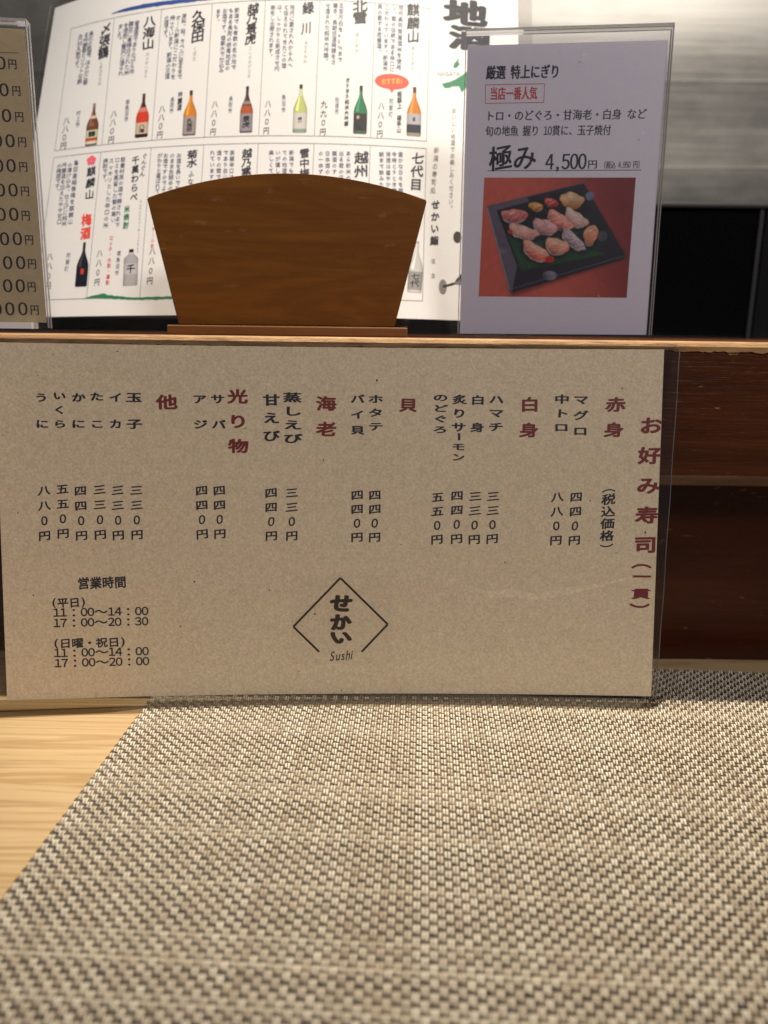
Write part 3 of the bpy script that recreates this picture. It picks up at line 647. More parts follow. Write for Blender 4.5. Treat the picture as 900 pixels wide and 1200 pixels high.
low = empty('black_cooling_unit', (-0.6, 0.66, 0.1585)); tag(low, 'low black unit behind the drinks menu at the left', 'appliance')
box('unit_body', (-0.95, 0.66, 0.1590), (-0.16, 0.90, 0.1830), BLACK, low, (-0.6, 0.66, 0.1585), 0.002)
box('unit_trim', (-0.95, 0.6565, 0.1700), (-0.16, 0.6598, 0.1735), plain('dull_metal_trim', (0.25, 0.25, 0.25), 0.35, Metallic=1.0), low, (-0.6, 0.66, 0.1585))

# ------------------------------------------------------------------ PLACEMAT: woven threads
PX, PY = 0.00238, 0.00228; NC, NR = 188, 132
mat_root = empty('woven_placemat', (-0.1010, 0.3675, 0.0)); mat_root.rotation_euler = (0, 0, R(-2.77))
tag(mat_root, 'beige and brown woven vinyl placemat lying on the pale counter', 'placemat')
def thread_mat(name):
    mt, nt, b = new_mat(name)
    oi = N(nt, 'ShaderNodeObjectInfo')
    tc = N(nt, 'ShaderNodeTexCoord'); mp = N(nt, 'ShaderNodeVectorMath', operation='ADD')
    sc = N(nt, 'ShaderNodeVectorMath', operation='SCALE'); sc.inputs['Scale'].default_value = 1.0
    cmb = N(nt, 'ShaderNodeCombineXYZ'); mu = N(nt, 'ShaderNodeMath', operation='MULTIPLY'); mu.inputs[1].default_value = 3.0
    nt.links.new(oi.outputs['Random'], mu.inputs[0]); nt.links.new(mu.outputs[0], cmb.inputs[2])
    nt.links.new(tc.outputs['Object'], mp.inputs[0]); nt.links.new(cmb.outputs[0], mp.inputs[1])
    n1 = noise(nt, mp.outputs[0], 190, 3, 0.65); n2 = noise(nt, mp.outputs[0], 420, 2, 0.6)
    c = mix(nt, ramp(nt, n1, [(0.42, G(0)), (0.68, G(0.60))]), oi.outputs['Color'], (0.33, 0.235, 0.155))
    c = mix(nt, ramp(nt, n1, [(0.25, G(0.25)), (0.42, G(0))]), c, (0.66, 0.61, 0.50))
    c = mix(nt, 0.5, c, ramp(nt, n2, [(0.3, G(0.66)), (0.7, G(1.0))]), 'MULTIPLY')
    nt.links.new(c, b.inputs['Base Color']); setp(b, Roughness=0.42); b.inputs['Specular IOR Level'].default_value = 0.4
    return mt
THREAD = thread_mat('vinyl_thread')
def thread_mesh(name, length, n_per, pitch, phase, amp, hw, ht, offs, zc, axis):
    K = 8; seg = 8; n = n_per*seg//1
    V, F = [], []
    t = np.linspace(0, n_per, n+1)
    cw = np.cos(math.pi*t+phase); z = zc+amp*np.sign(cw)*np.abs(cw)**(1.0 if axis == 'y' else 0.8)
    ang = np.arange(K)*2*math.pi/K
    px = hw*np.sign(np.cos(ang))*np.abs(np.cos(ang))**0.75; pz = ht*np.sin(ang)
    for o_ in offs:
        n0 = len(V)
        for i in range(n+1):
            for k in range(K):
                a = (o_+px[k], t[i]*pitch, z[i]+pz[k]); V.append(a if axis == 'y' else (a[1], a[0], a[2]))
        for i in range(n):
            for k in range(K):
                a = n0+i*K+k; b_ = n0+i*K+(k+1) % K; q = (a, b_, b_+K, a+K); F.append(q if axis == 'x' else q[::-1])
        F.append(tuple(n0+k for k in range(K))); F.append(tuple(n0+n*K+k for k in range(K)))
    me = mesh(name, V, F, True); me.materials.append(THREAD); return me
ZC = 0.00108
warp = [thread_mesh('warp_thread', 0, NR, PY, ph, 0.00070, 0.00042, 0.00036, (-0.00053, 0.00053), ZC, 'y') for ph in (0, math.pi)]
weft = [thread_mesh('weft_thread', 0, NC, PX, ph, 0.00028, 0.00038, 0.00028, (0.0,), ZC+0.00008, 'x') for ph in (0, math.pi)]
CREAM = [(0.68, 0.60, 0.46), (0.65, 0.57, 0.43), (0.73, 0.66, 0.52), (0.62, 0.54, 0.40), (0.58, 0.49, 0.36)]
for i in range(NC):
    o = bpy.data.objects.new('warp_thread', warp[i % 2]); col.objects.link(o); o.parent = mat_root
    o.location = ((i+0.5)*PX, -NR*PY, 0)
    c = CREAM[int(rng.choice(5, p=[.3, .25, .25, .12, .08]))]; o.color = (*c, 1)
tone = 0.5
for j in range(NR):
    tone = 0.5*tone+0.5*rng.uniform(-0.80, 0.95)
    for s in (0, 1):
        o = bpy.data.objects.new('weft_thread', weft[(j+1) % 2]); col.objects.link(o); o.parent = mat_root
        o.location = (-0.0004, -(j*PY)+(s-0.5)*0.00096, 0)
        t = min(1, max(0, (tone*0.95+rng.uniform(-.25, .25)) if s else (tone*0.3-0.08+rng.uniform(-.12, .18))))  # brown and cream threads; near strand also darkened, as the shaded one of the pair
        a, b_ = np.array((0.030, 0.022, 0.015)), np.array((0.66, 0.58, 0.44)); c = a+(b_-a)*t**1.15; o.color = (*c, 1)

# ------------------------------------------------------------------ FRONT MENU CARD
par = CARD
card = empty('sushi_price_menu', (CARD[0], CARD[1], 0.0))
tag(card, 'long laminated tan menu card leaning on the ledge, maroon headings and a diamond logo', 'menu card')
CU0, CU1, CV0, CV1 = -0.1420, 0.1418, 0.0002, 0.1533
sheet('card_sheet', par, CU0, CU1, CV0, CV1, 0.0004, KRAFT, card, 64, 8)
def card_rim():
    """laminate margin, shade tinted into its foot, which flares forward onto the counter"""
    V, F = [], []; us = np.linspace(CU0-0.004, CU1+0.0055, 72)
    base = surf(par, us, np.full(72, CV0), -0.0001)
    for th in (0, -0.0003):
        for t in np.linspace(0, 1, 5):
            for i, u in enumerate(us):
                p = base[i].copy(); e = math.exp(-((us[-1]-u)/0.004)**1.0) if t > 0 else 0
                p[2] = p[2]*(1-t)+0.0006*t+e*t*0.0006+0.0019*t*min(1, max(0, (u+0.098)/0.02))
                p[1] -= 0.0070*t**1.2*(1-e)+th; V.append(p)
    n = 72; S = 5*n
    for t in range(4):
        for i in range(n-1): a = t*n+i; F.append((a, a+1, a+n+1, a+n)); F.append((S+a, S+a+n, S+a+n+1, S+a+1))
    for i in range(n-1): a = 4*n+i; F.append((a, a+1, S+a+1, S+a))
    link('foot_margin', mesh('foot_margin', rel(np.array(V), card), F, False), FOOT_SHADE_FILM, card)
    # side and top margins
    for name, ur, vr in (('side_margin', (CU0-0.004, CU0-0.0001), (CV0, CV1)), ('top_margin', (CU0-0.004, CU1+0.0052), (CV1+0.0001, CV1+0.0022))):
        sheet(name, par, ur[0], ur[1], vr[0], vr[1], 0.0003, FILM, card, 40 if name == 'top_margin' else 2, 8)
card_rim()
def right_film():
    vs = np.linspace(CV0, CV1, 24); V, F = [], []
    ins = np.full(24, CU1+0.0001); out = 0.1437+0.0045*(vs/0.153)+0.00012*np.sin(vs*160)
    for a_, b_, name, mt in ((ins, out, 'side_margin', FILM), (out+0.00002, out+0.00032, 'film_edge', FILM_EDGE)):
        V = np.concatenate([surf(CARD, a_, vs, 0.0002), surf(CARD, b_, vs, 0.0005), surf(CARD, a_, vs, -0.0001), surf(CARD, b_, vs, 0.0002)])
        F = []
        for i in range(23): F += [(i, 24+i, 25+i, i+1), (48+i, 49+i, 73+i, 72+i), (24+i, 72+i, 73+i, 25+i)]
        link(name, mesh(name, rel(V, card), F), mt, card)
right_film()
for row in CARD_TEXT: write(par, row, card)
lg = LOGO[0]
lines('logo_ground', par, [((lg[1][0]-1, (lg[2][1]+15)/2), (lg[3][0]+2, (lg[2][1]+15)/2))], lg[2][1]-13, LOGO_TINT, card, 0.00002)
lines('logo_frame', par, [(lg[i], lg[i+1]) for i in range(4)], 0.95, INK2, card)
def flecks():
    V, F = [], []
    for u, v in FLECKS:
        n0 = len(V); r = rng.uniform(0.00022, 0.00045); st = rng.uniform(.6, 1.5)
        for k in range(6):
            a = k*math.pi/3; V.append(surf(par, u/1000+r*math.cos(a)*rng.uniform(.7, 1.2), v/1000+r*st*math.sin(a), 0.00008))
        F.append(tuple(range(n0, n0+6)))
    tag(link('dark_fleck', mesh('dark_fleck', rel(np.array(V), card), F), INK2, card), kind='stuff')
flecks()
stroke('glare_smudge', par, GLAREP, [0.5, 3.0, 3.6, 2.6, 3.0, 2.2, 1.2, 0.4], GLARE_SMUDGE, card, 0.0001, jitter=.25)  # glare on a smudge in the laminate, painted as a lighter paper stroke

# ------------------------------------------------------------------ printed pictures (colour only, as ink on paper)
def sm(e0, e1, x): t = np.clip((x-e0)/(e1-e0), 0, 1); return t*t*(3-2*t)
def srgb(r, g, b): return np.array([(c/255/12.92 if c <= 10 else ((c/255+0.055)/1.055)**2.4) for c in (r, g, b)])
def color_mesh(name, V, F, Cc, root, off_unused=None):
    me = mesh(name, rel(V, root), F); ca = me.color_attributes.new('Col', 'FLOAT_COLOR', 'POINT')
    ca.data.foreach_set('color', np.concatenate([Cc, np.ones((len(Cc), 1))], 1).ravel().astype(np.float32)); return link(name, me, PRINT, root)
def sushi_photo(par, quad, root):
    nx, ny = 240, 190
    Q = np.array(quad)/1000
    s, t = np.meshgrid(np.linspace(0, 1, nx), np.linspace(0, 1, ny))
    uv = (Q[0]*(1-s)[..., None]+Q[1]*s[..., None])*(1-t)[..., None]+(Q[3]*(1-s)[..., None]+Q[2]*s[..., None])*t[..., None]
    X = 60+800*s; Y = 35+625*t
    C_ = np.empty((ny, nx, 3)); C_[:] = srgb(212, 100, 84)
    nz = np.zeros_like(X)
    for k in range(14):
        a = rng.uniform(0, 6.28); f = rng.uniform(.01, .06); nz += np.sin((X*math.cos(a)+Y*math.sin(a))*f+rng.uniform(0, 6))/14
    dk = sm(300, 900, X+0.35*(330-Y))
    C_ = C_*(1-dk[..., None])+srgb(128, 38, 40)*dk[..., None]
    wx = np.zeros_like(X); wy = np.zeros_like(X)
    for k in range(16):
        a = rng.uniform(0, 6.28); f = rng.uniform(.03, .16); wx += np.sin((X*math.cos(a)+Y*math.sin(a))*f+rng.uniform(0, 6))/16; wy += np.sin((X*math.sin(a)-Y*math.cos(a))*f*1.1+rng.uniform(0, 6))/16
    fine = rng.uniform(-1, 1, X.shape)
    def put(mask, c): nonlocal C_; C_ = C_*(1-mask[..., None])+np.asarray(c)*mask[..., None]
    def hull(P, soft=4):
        mk = np.ones_like(X)
        P = np.array(P, float); c = P.mean(0)
        for i in range(len(P)):
            a, b = P[i], P[(i+1) % len(P)]; n = np.array([-(b-a)[1], (b-a)[0]]); n /= np.linalg.norm(n)
            if (c-a)@n < 0: n = -n
            mk = mk*sm(-soft, soft, (X-a[0])*n[0]+(Y-a[1])*n[1])
        return mk
    put(hull([(95, 215), (600, 85), (850, 450), (240, 665)], 16)*0.7, srgb(60, 18, 22))
    put(hull([(80, 185), (590, 62), (838, 435), (832, 455), (240, 640), (222, 625)]), srgb(30, 28, 42))
    put(hull([(80, 185), (290, 130), (310, 160), (240, 640), (222, 625)])*0.65, srgb(120, 112, 134))
    put(hull([(140, 205), (575, 88), (800, 430), (282, 535)]), srgb(28, 26, 36))
    put(hull([(300, 160), (560, 95), (640, 210), (330, 250)], 8), srgb(18, 12, 18))
    put(hull([(190, 330), (420, 330), (640, 400), (780, 420), (285, 520)], 10), srgb(28, 74, 42))
    put(hull([(400, 300), (640, 230), (740, 390), (430, 470)], 20)*0.7, srgb(20, 50, 36))
    for cx, cy, rx, ry, c, hgt in [(180, 405, 26, 24, (150, 145, 170), .5), (440, 545, 40, 24, (170, 170, 196), .8), (628, 130, 24, 22, (120, 130, 165), .7), (708, 335, 26, 26, (130, 125, 150), .5)]:
        put(sm(1.15, .85, np.hypot((X-cx)/rx, (Y-cy)/ry))*hgt*(0.75+0.5*nz*6), srgb(*c))
    ln = lambda a, b, w_, c, o_: put(sm(w_, w_*.3, np.abs(((X-a[0])*(b[1]-a[1])-(Y-a[1])*(b[0]-a[0]))/math.hypot(b[0]-a[0], b[1]-a[1])))*((X-a[0])*(b[0]-a[0])+(Y-a[1])*(b[1]-a[1]) > 0)*((X-b[0])*(a[0]-b[0])+(Y-b[1])*(a[1]-b[1]) > 0)*o_, srgb(*c))
    ln((80, 185), (590, 62), 5, (90, 84, 104), .8); ln((222, 622), (838, 436), 6, (92, 88, 112), .55); ln((140, 205), (282, 533), 6, (16, 15, 22), .9); ln((140, 205), (575, 88), 5, (20, 18, 26), .8); ln((84, 190), (226, 620), 5, (158, 150, 170), .8)
    for k in range(9): ln((300+45*k, 500-14*k), (250+45*k, 400-12*k), 3, (52, 110, 64), .5)
    grain = rng.uniform(-1, 1, (ny//2+1, nx//2+1)).repeat(2, 0).repeat(2, 1)[:ny, :nx]
    def piece(cx, cy, L, W, ang, c1, c2, stripe=0.0, rice=True):
        a = math.radians(ang); Xw = X+13*wx; Yw = Y+11*wy; x = (Xw-cx)*math.cos(a)+(Yw-cy)*math.sin(a); y = -(Xw-cx)*math.sin(a)+(Yw-cy)*math.cos(a)
        y = y+0.0026*x*x*0.8-5
        put(sm(1.3, .85, (np.abs(x/(L*1.05))**2.4+np.abs((y-16)/(W*1.2))**2.4)**(1/2.4))*0.85, srgb(10, 10, 12))
        if rice: put(sm(1.08, .90, (np.abs(x/(L*.82))**2.6+np.abs((y-15)/(W*.80))**2.6)**(1/2.6)), np.clip(srgb(206, 192, 184)*(1+.45*grain[..., None])*(1-.35*sm(.2, 1.3, (y)/W))[..., None], 0, .9))
        tail = 1+.35*np.clip(x/L, -1, 1)*stripe*3
        mk = sm(1.08, .92, (np.abs(x/L)**2.3+np.abs(y/(W*np.clip(1.05-.25*(x/L)**2, .5, 1.2)))**2.3)**(1/2.3))
        t_ = sm(-.7, .8, y/W+.35*x/L)[..., None]
        base = srgb(*c1)*(1-t_)+srgb(*c2)*t_
        fib = np.sin(x/5.2+y/6.5+3*wx)
        base = base+(srgb(255, 226, 214)-base)*(np.clip(fib, .35, 1)-.35)[..., None]*stripe*2.2
        base = base*(1+0.25*nz[..., None]+0.5*wy[..., None]+0.12*grain[..., None])*(1-.45*sm(.35, 1.1, y/W)[..., None])*tail[..., None]**.3
        put(mk, np.clip(base, 0, .95))
        put(sm(.8, .0, np.hypot((x+L*.25)/(L*.55), (y+W*.45)/(W*.22)))*.6, srgb(255, 240, 234)); put(sm(.9, .1, np.hypot((x-L*.35)/(L*.2), (y+W*.3)/(W*.14)))*.6, srgb(255, 244, 240))
    # omelette, garnish, then the nigiri back to front
    piece(535, 150, 62, 42, 12, (236, 200, 150), (196, 130, 76), 0.0, False)
    piece(345, 180, 40, 22, 15, (230, 170, 60), (190, 110, 30), .25, False); piece(425, 158, 38, 22, 10, (214, 70, 60), (170, 30, 30), .2, False)
    piece(232, 228, 72, 32, 4, (232, 132, 128), (200, 84, 88), .18); piece(562, 240, 72, 30, 33, (238, 206, 196), (216, 170, 160), .15)
    piece(478, 255, 82, 32, 33, (244, 158, 138), (222, 112, 98), .25); piece(400, 285, 70, 34, 22, (232, 176, 176), (206, 140, 144), .18)
    piece(648, 325, 36, 50, 12, (240, 170, 130), (220, 130, 96), .15); piece(286, 312, 86, 30, 17, (240, 188, 176), (220, 150, 140), .10)
    piece(555, 355, 86, 26, 42, (196, 180, 196), (160, 136, 156), .3); piece(470, 385, 66, 38, 18, (242, 180, 152), (224, 140, 110), .2)
    piece(360, 418, 88, 34, 32, (240, 178, 156), (214, 80, 66), .14)
    put(sm(1.1, .8, np.hypot((X-435)/26, (Y-458)/18)), srgb(196, 34, 30)); put(sm(1.1, .8, np.hypot((X-215)/14, (Y-315)/12)), srgb(206, 44, 40))
    C_ *= (1+0.10*nz[..., None]+0.05*fine[..., None]+0.15*wx[..., None])
    V = surf(par, uv[..., 0].ravel(), uv[..., 1].ravel(), 0.00005)
    F = [(j*nx+i, (j+1)*nx+i, (j+1)*nx+i+1, j*nx+i+1) for j in range(ny-1) for i in range(nx-1)]
    return color_mesh('sushi_platter_picture', V, F, np.clip(C_.reshape(-1, 3)*1.0, 0, .95), root)
def bottle_picture(par, b, root, spec):
    """spec: profile kind, list of (t0,t1,rgb) bands from the cap down"""
    a0, b0, a1, b1, wd = b; p0 = np.array([a0, b0])/1000; p1 = np.array([a1, b1])/1000; wd /= 1000
    ax = p1-p0; right = np.array([-ax[1], ax[0]]); right /= np.linalg.norm(right)
    nx, ny = 15, 70; V = []; C_ = []
    squat = spec.get('squat')
    for j in range(ny+1):
        t = j/ny
        if squat: hw = 0.16 if t < .10 else 0.16+0.34*sm(.10, .28, t)
        else: hw = 0.115+0.01*t if t < .2 else 0.12+0.38*sm(.16, .56, t)
        if t > .97: hw *= 1-0.10*(t-.97)/.03
        for i in range(nx+1):
            s = -1+2*i/nx; q = p0+ax*t+right*s*hw*wd; V.append(surf(par, q[0], q[1], 0.00006))
            c = np.array(srgb(*spec['glass']))
            if not squat and t < .55 and abs(s+.45) < .22: c = c*1.6+.05
            for t0, t1, rgb in spec['bands']:
                if t0 <= t+0.012*s*0 < t1: c = np.array(srgb(*rgb))
            for cx, cy, rr_, rgb in spec.get('dots', []):
                if ((s-cx)*.5)**2+((t-cy)*2.6)**2 < rr_**2: c = np.array(srgb(*rgb))
            if spec.get('marks') and spec['marks'][0] < t < spec['marks'][1]:
                if math.sin(s*9+t*70+spec['seed'])+math.sin(t*120-s*6+spec['seed']*3) > 0.75: c = c*.15
            c = c*(1-.45*abs(s)**4); C_.append(c)
    F = [(j*(nx+1)+i, j*(nx+1)+i+1, (j+1)*(nx+1)+i+1, (j+1)*(nx+1)+i) for j in range(ny) for i in range(nx)]
    return color_mesh('bottle_picture', np.array(V), F, np.clip(np.array(C_), 0, .9), root)

# ------------------------------------------------------------------ ACRYLIC STAND WITH SUSHI PRINT
def acrylic_stand(root, par, W, Hh, paper, pu, pv, foot):
    fo = 0.0016
    sheet('front_pane', par, -W/2, W/2, 0.0002, Hh, 0.0014, ACRYLIC, root, 4, 4, fo+0.0014)
    sheet('print', par, pu[0], pu[1], pv[0], pv[1], 0.0004, paper, root, 4, 4, 0.0)
    sheet('back_pane', par, -W/2, W/2, 0.0002, Hh, 0.0014, ACRYLIC, root, 4, 4, -0.0012)
    # bright sawn edges and the folded top
    for ua, ub in ((-W/2-0.0003, -W/2+0.0001), (W/2-0.0001, W/2+0.0003)):
        sheet('pane_edge', par, ua, ub, 0.0002, Hh, 0.0014, ACRYLIC_EDGE, root, 1, 4, fo+0.0015)
        sheet('pane_edge', par, ua, ub, 0.0002, Hh, 0.0014, ACRYLIC_EDGE, root, 1, 4, -0.0011)
    sheet('top_fold', par, -W/2-0.0003, W/2+0.0003, Hh+0.0001, Hh+0.0012, 0.0058, ACRYLIC_EDGE, root, 4, 1, fo+0.0014)
    V = surf(par, np.array([-W/2, W/2]), np.array([0.0, 0.0]), 0); lo = V[0]; hi = V[1]
    P = []
    for z in (LZ+0.0002, LZ+0.0016):
        for (p, dy) in ((lo, foot[0]), (hi, foot[0]), (hi, foot[1]), (lo, foot[1])): P.append((p[0], p[1]+dy, z))
    link('foot', mesh('foot', rel(np.array(P), root), [(0, 3, 2, 1), (4, 5, 6, 7), (0, 1, 5, 4), (1, 2, 6, 5), (2, 3, 7, 6), (3, 0, 4, 7)]), ACRYLIC, root)
STAND = list(STAND); STAND[2] += 0.0018
st = empty('acrylic_sign_stand', (STAND[0], STAND[1], LZ))
tag(st, 'clear acrylic table stand with sushi platter photo and price, right of the wooden fan', 'menu stand')
acrylic_stand(st, STAND, 0.0946, 0.1385, STAND_PAPER, (-0.0465, 0.0457), (0.0004, 0.1335), (-0.006, 0.016))
for row in STAND_TEXT: write(STAND, row, st)
lines('red_box', STAND, [(REDBOX[i], REDBOX[(i+1) % 4]) for i in range(4)], 0.28, RED, st)
lines('rule_line', STAND, [(RULE[0], RULE[1])], 0.28, INK, st)
sushi_photo(STAND, PHOTO, st)
def dust_glints(par, P, root, off):
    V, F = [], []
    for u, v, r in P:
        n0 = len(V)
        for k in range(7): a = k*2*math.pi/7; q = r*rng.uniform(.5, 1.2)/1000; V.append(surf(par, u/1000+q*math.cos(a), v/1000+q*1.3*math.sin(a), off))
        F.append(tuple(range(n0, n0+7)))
    tag(link('dust_and_glint_speck', mesh('dust_and_glint_speck', rel(np.array(V), root), F), DUST_GLINT, root), kind='stuff')
DUST_GLINT = plain('pale_dust_glint', (0.8, 0.8, 0.78), 0.6)  # one pale colour for dust, scratches and the painted glint
dust_glints(STAND, [(u, v, r) for (u, v), r in zip(MOTES_GLINT, [.45, .3, .4, .25, .2, .25, .3, .2, .25, .2])]+[(rng.uniform(-46, 46), rng.uniform(2, 136), rng.uniform(.06, .14)) for _ in range(60)], st, 0.0031)

# ------------------------------------------------------------------ PRICE LIST STAND AT THE LEFT
PRICE = list(PRICE); PRICE[2] += 0.0018
ps = empty('acrylic_price_stand', (PRICE[0], PRICE[1], LZ))
tag(ps, 'clear acrylic stand with a cream price list ending in yen amounts, at the left edge', 'menu stand')
acrylic_stand(ps, PRICE, 0.0985, 0.1325, PRICE_PAPER, (-0.048, 0.0478), (0.0028, 0.1305), (-0.004, 0.016))
for row in PRICE_TEXT: write(PRICE, row, ps, name='price_lettering')
lines('rule_line', PRICE, [(PRULE[0], PRULE[1])], 0.22, INK, ps)
a = surf(PRICE, -0.049, 0, 0); b = surf(PRICE, 0.044, 0, 0)
V = [(p[0], p[1]+dy-0.0035, LZ+z) for z in (0.0019, 0.0048) for p, dy in ((a, -0.004), (b, -0.004), (b, 0.0035), (a, 0.0035))]
link('white_foot_bar', mesh('white_foot_bar', rel(np.array(V), ps), [(0, 3, 2, 1), (4, 5, 6, 7), (0, 1, 5, 4), (1, 2, 6, 5), (2, 3, 7, 6), (3, 0, 4, 7)]), plain('white_plastic', (0.85, 0.83, 0.78), 0.4), ps)

# ------------------------------------------------------------------ WOODEN FAN-SHAPED MENU HOLDER
fan = empty('fan_shaped_holder', (-0.048, 0.395, LZ))
tag(fan, 'brown wooden fan-shaped menu holder standing in front of the drinks menu', 'menu holder')
def fan_plate():
    TL, TR, BL, BR = (-0.1143, 0.2229), (0.0186, 0.2233), (-0.1020, 0.1646), (0.0040, 0.1646); ap = 0.2345
    P = [BL, BR, TR]; n = 28
    for i in range(1, n):
        t = i/n; x = TR[0]+(TL[0]-TR[0])*t; z = TR[1]+(TL[1]-TR[1])*t+(ap-0.2231)*(1-(2*t-1)**2); P.append((x, z))
    P.append(TL)
    import bmesh
    bm = bmesh.new(); vs = [bm.verts.new((x+0.048, -0.003, z-LZ)) for x, z in P]; f = bm.faces.new(vs)
    ex = bmesh.ops.extrude_face_region(bm, geom=[f]); bmesh.ops.translate(bm, vec=(0, 0.006, 0), verts=[v for v in ex['geom'] if isinstance(v, bmesh.types.BMVert)])
    bmesh.ops.recalc_face_normals(bm, faces=bm.faces)
    bmesh.ops.bevel(bm, geom=[e for e in bm.edges if e.calc_face_angle(0) > 1.2], offset=0.0005, segments=2, affect='EDGES')
    me = bpy.data.meshes.new('fan_plate'); bm.to_mesh(me); bm.free(); return link('fan_plate', me, FAN_WOOD, fan)
fan_plate()
box('foot_board', (-0.1040, 0.3780, LZ+0.0001), (0.0101, 0.4190, LZ+0.0044), FOOT_WOOD, fan, (-0.048, 0.395, LZ), 0.0005)

# ------------------------------------------------------------------ DRINKS MENU (curved laminated sheet)
par = SAKE
sake = empty('sake_drinks_menu', (SAKE[0], SAKE[1], LZ))
tag(sake, 'curved laminated white drinks menu with bottle pictures behind the wooden fan', 'menu')
SU, SV = (-0.1262, 0.1600), (0.0148, 0.2178)
sheet('menu_sheet', par, SU[0], SU[1], SV[0], SV[1], 0.0003, WHITE_LAM, sake, 72, 10)
frame_sheet('clear_margin', par, (SU[0]-0.0042, SU[1]+0.009), (SV[0]-0.0095, SV[1]+0.004), SU, SV, 0.0003, FILM, sake, -0.00002)
seg = []
c_ = 31.0; L0 = -110.0; LV = [25.0, 113.1, 117.5, 198.5]
for lo_, hi_ in ((LV[0], LV[1]), (LV[2], LV[3])):
    for v in (lo_, hi_): seg.append(((L0, v), (L0+7*c_, v)))
    for i in range(8): seg.append(((L0+i*c_, lo_), (L0+i*c_, hi_)))
lines('cell_border', par, seg, 0.32, LINE_INK, sake)
for row in SAKE_TEXT:
    write(par, row, sake, off=0.00009 if row[8] == 'yellow' else 0.00006, name='badge_lettering' if row[8] == 'yellow' else None)
br = dict(brown=(108, 62, 38), amber=(196, 118, 30), green=(20, 96, 62), black=(28, 28, 40))
specs = [
 dict(glass=(112, 70, 52), bands=[(0, .10, (150, 120, 100)), (.30, .36, (226, 200, 170)), (.64, .82, (206, 208, 170)), (.82, .90, (190, 70, 60)), (.90, .96, (226, 214, 190)), (.96, 1.01, (90, 70, 60))], dots=[(0, .5, .12, (176, 92, 66))], marks=(.66, .80)),
 dict(glass=(70, 30, 24), bands=[(0, .04, (90, 90, 80)), (.32, .42, (216, 130, 110)), (.42, .66, (210, 62, 40)), (.66, .92, (206, 186, 160)), (.92, 1.01, (50, 26, 22))], marks=(.70, .90)),
 dict(glass=(206, 128, 32), bands=[(0, .11, (40, 30, 26)), (.58, .96, (164, 152, 152)), (.96, 1.01, (110, 90, 80))], marks=(.62, .92)),
 dict(glass=(72, 44, 38), bands=[(0, .08, (40, 26, 26)), (.32, .40, (150, 130, 128)), (.42, .60, (176, 84, 46)), (.60, .96, (150, 142, 150)), (.96, 1.01, (90, 80, 80))], marks=(.64, .90)),
 dict(glass=(186, 196, 122), bands=[(0, .09, (50, 44, 34)), (.10, .24, (206, 212, 160)), (.60, .92, (206, 202, 196)), (.92, 1.01, (140, 158, 140))], marks=(.68, .80)),
 dict(glass=(26, 118, 78), bands=[(0, .12, (24, 40, 34)), (.58, .94, (40, 40, 44)), (.94, 1.01, (60, 90, 72))], dots=[(-.35, .66, .10, (206, 172, 132)), (.2, .8, .12, (84, 66, 62))], marks=(.70, .92)),
 dict(glass=(204, 122, 28), bands=[(0, .12, (70, 44, 26)), (.55, .76, (176, 172, 180)), (.76, .93, (36, 34, 50)), (.93, 1.01, (150, 140, 120))], marks=(.62, .70)),
 dict(glass=(24, 25, 40), bands=[(0, .06, (30, 30, 50))], dots=[(0, .66, .16, (214, 60, 52))]),
 dict(glass=(176, 174, 178), squat=True, bands=[(0, .09, (26, 24, 26)), (.09, .14, (206, 204, 206)), (.40, .70, (196, 194, 198))], marks=(.42, .68)),
 dict(glass=(200, 198, 194), bands=[(0, .04, (150, 150, 150)), (.60, .95, (150, 148, 146))], marks=(.62, .90))]
for i, (b, s) in enumerate(zip(BOTTLES, specs)):
    s['seed'] = i*1.7
    mk = s.pop('marks', None); o = bottle_picture(par, b, sake, s)
    txt = ['鶴', '八海', '久保田', '景虎', '緑川', '雪', '麒麟', '', '千', '七代'][i]
    if txt:
        p0, p1 = np.array(b[:2]), np.array(b[2:4]); n = len(txt); lo_, hi_ = mk; hh = (hi_-lo_)*np.linalg.norm(p1-p0)/n
        c0 = p0+(p1-p0)*(lo_+(hi_-lo_)*.5/n); c1 = p0+(p1-p0)*(hi_-(hi_-lo_)*.5/n)
        write(par, (txt, c0[0], c0[1], c1[0], c1[1], min(b[4]*.62, hh*1.3), hh*1.02, 'v', 'smallb'), sake, 0.00009, 'label_lettering')
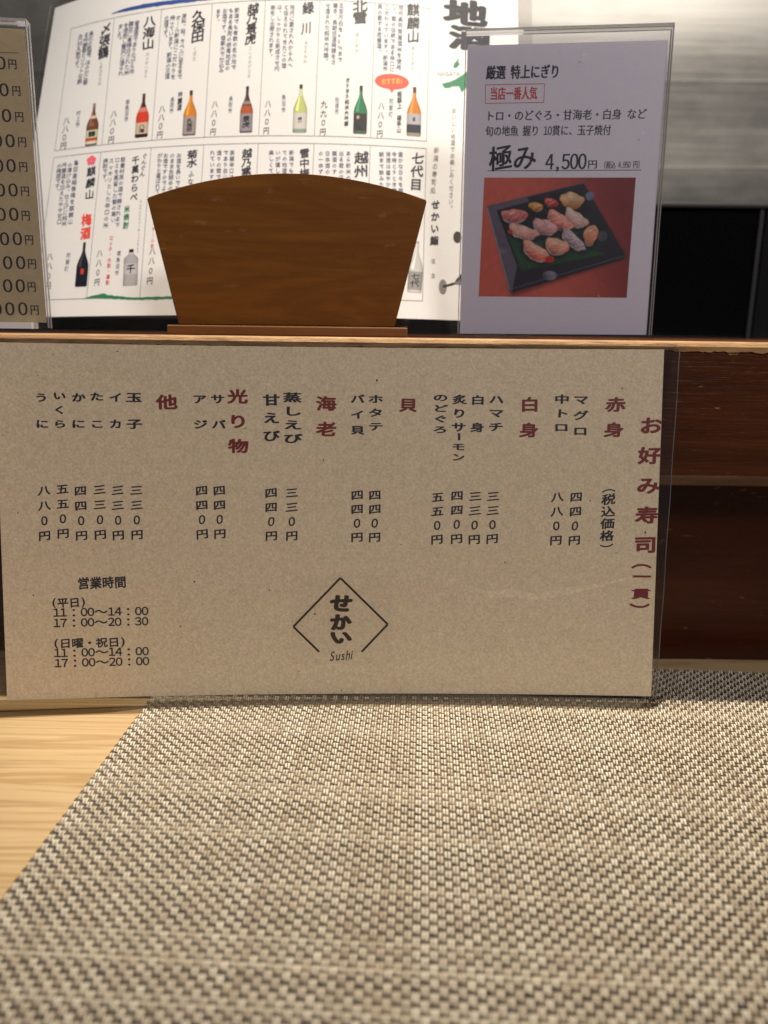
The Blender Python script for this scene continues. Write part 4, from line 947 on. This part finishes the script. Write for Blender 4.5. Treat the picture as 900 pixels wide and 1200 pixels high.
stroke('blue_brush_line', par, BLUE, [0.4, 2.0, 2.6, 2.8, 2.6, 2.4, 2.4, 2.0, 1.0], BLUE_INK, sake, jitter=.15)
stroke('green_brush_line', par, GREEN, [0.3, 1.4, 2.6, 1.8, 1.3, 1.6, 1.5, 1.4, 1.6, 1.2, 0.6], GREEN_INK, sake, jitter=.25)
bc, bx, by, bt = [np.array(p) for p in BALLOON]; rx = abs(bx[0]-bc[0]); ry = abs(by[1]-bc[1])
P = [(bc[0]+rx*math.cos(a), bc[1]+ry*math.sin(a)) for a in np.linspace(0, 2*math.pi, 41)[:-1]]
P = P[:28]+[(bc[0]-1.2, bc[1]-ry), (bt[0], bt[1]), (bc[0]+1.2, bc[1]-ry)]+P[32:]
poly('red_speech_badge', par, P, SCARLET, sake, 0.00006)
pc = PLUM[0]
for k in range(5):
    a = k*2*math.pi/5+math.pi/2; q = (pc[0]+1.7*math.cos(a), pc[1]+1.7*math.sin(a))
    poly('plum_petal', par, [(q[0]+1.45*math.cos(t), q[1]+1.45*math.sin(t)) for t in np.linspace(0, 6.28, 15)[:-1]], PINK, sake, 0.00005+0.000012*k)
poly('island_map', par, SADO, GREEN_INK, sake); poly('prefecture_map', par, PREF, GREEN_INK, sake)
c0 = np.array(CRANE[0]); poly('seal_mark', par, [(c0[0]+2.3*math.cos(t), c0[1]+3.4*math.sin(t)) for t in np.linspace(0, 6.28, 19)[:-1]], INK2, sake)
f0, f1, f2 = [np.array(p) for p in CRANE[1:]]
poly('fish_drawing', par, [(f0[0]+2.2*math.cos(t), f0[1]+4.2*math.sin(t)) for t in np.linspace(0, 6.28, 19)[:-1]], GREY_INK, sake)
stroke('fish_drawing', par, [f0, f1, (f1+f2)/2+np.array([1, 3.5]), f2+np.array([0, 5])], [1.5, 1.0, 2.6, 1.5], INK2, sake, 0.00008, jitter=.2)
stroke('fish_drawing', par, [f1, f2, f2+np.array([2, -2])], [0.8, 3.0, 1.2], GREY_INK, sake, 0.0001, jitter=.2)

bpy.data.objects.remove(_to); bpy.data.curves.remove(_tc)
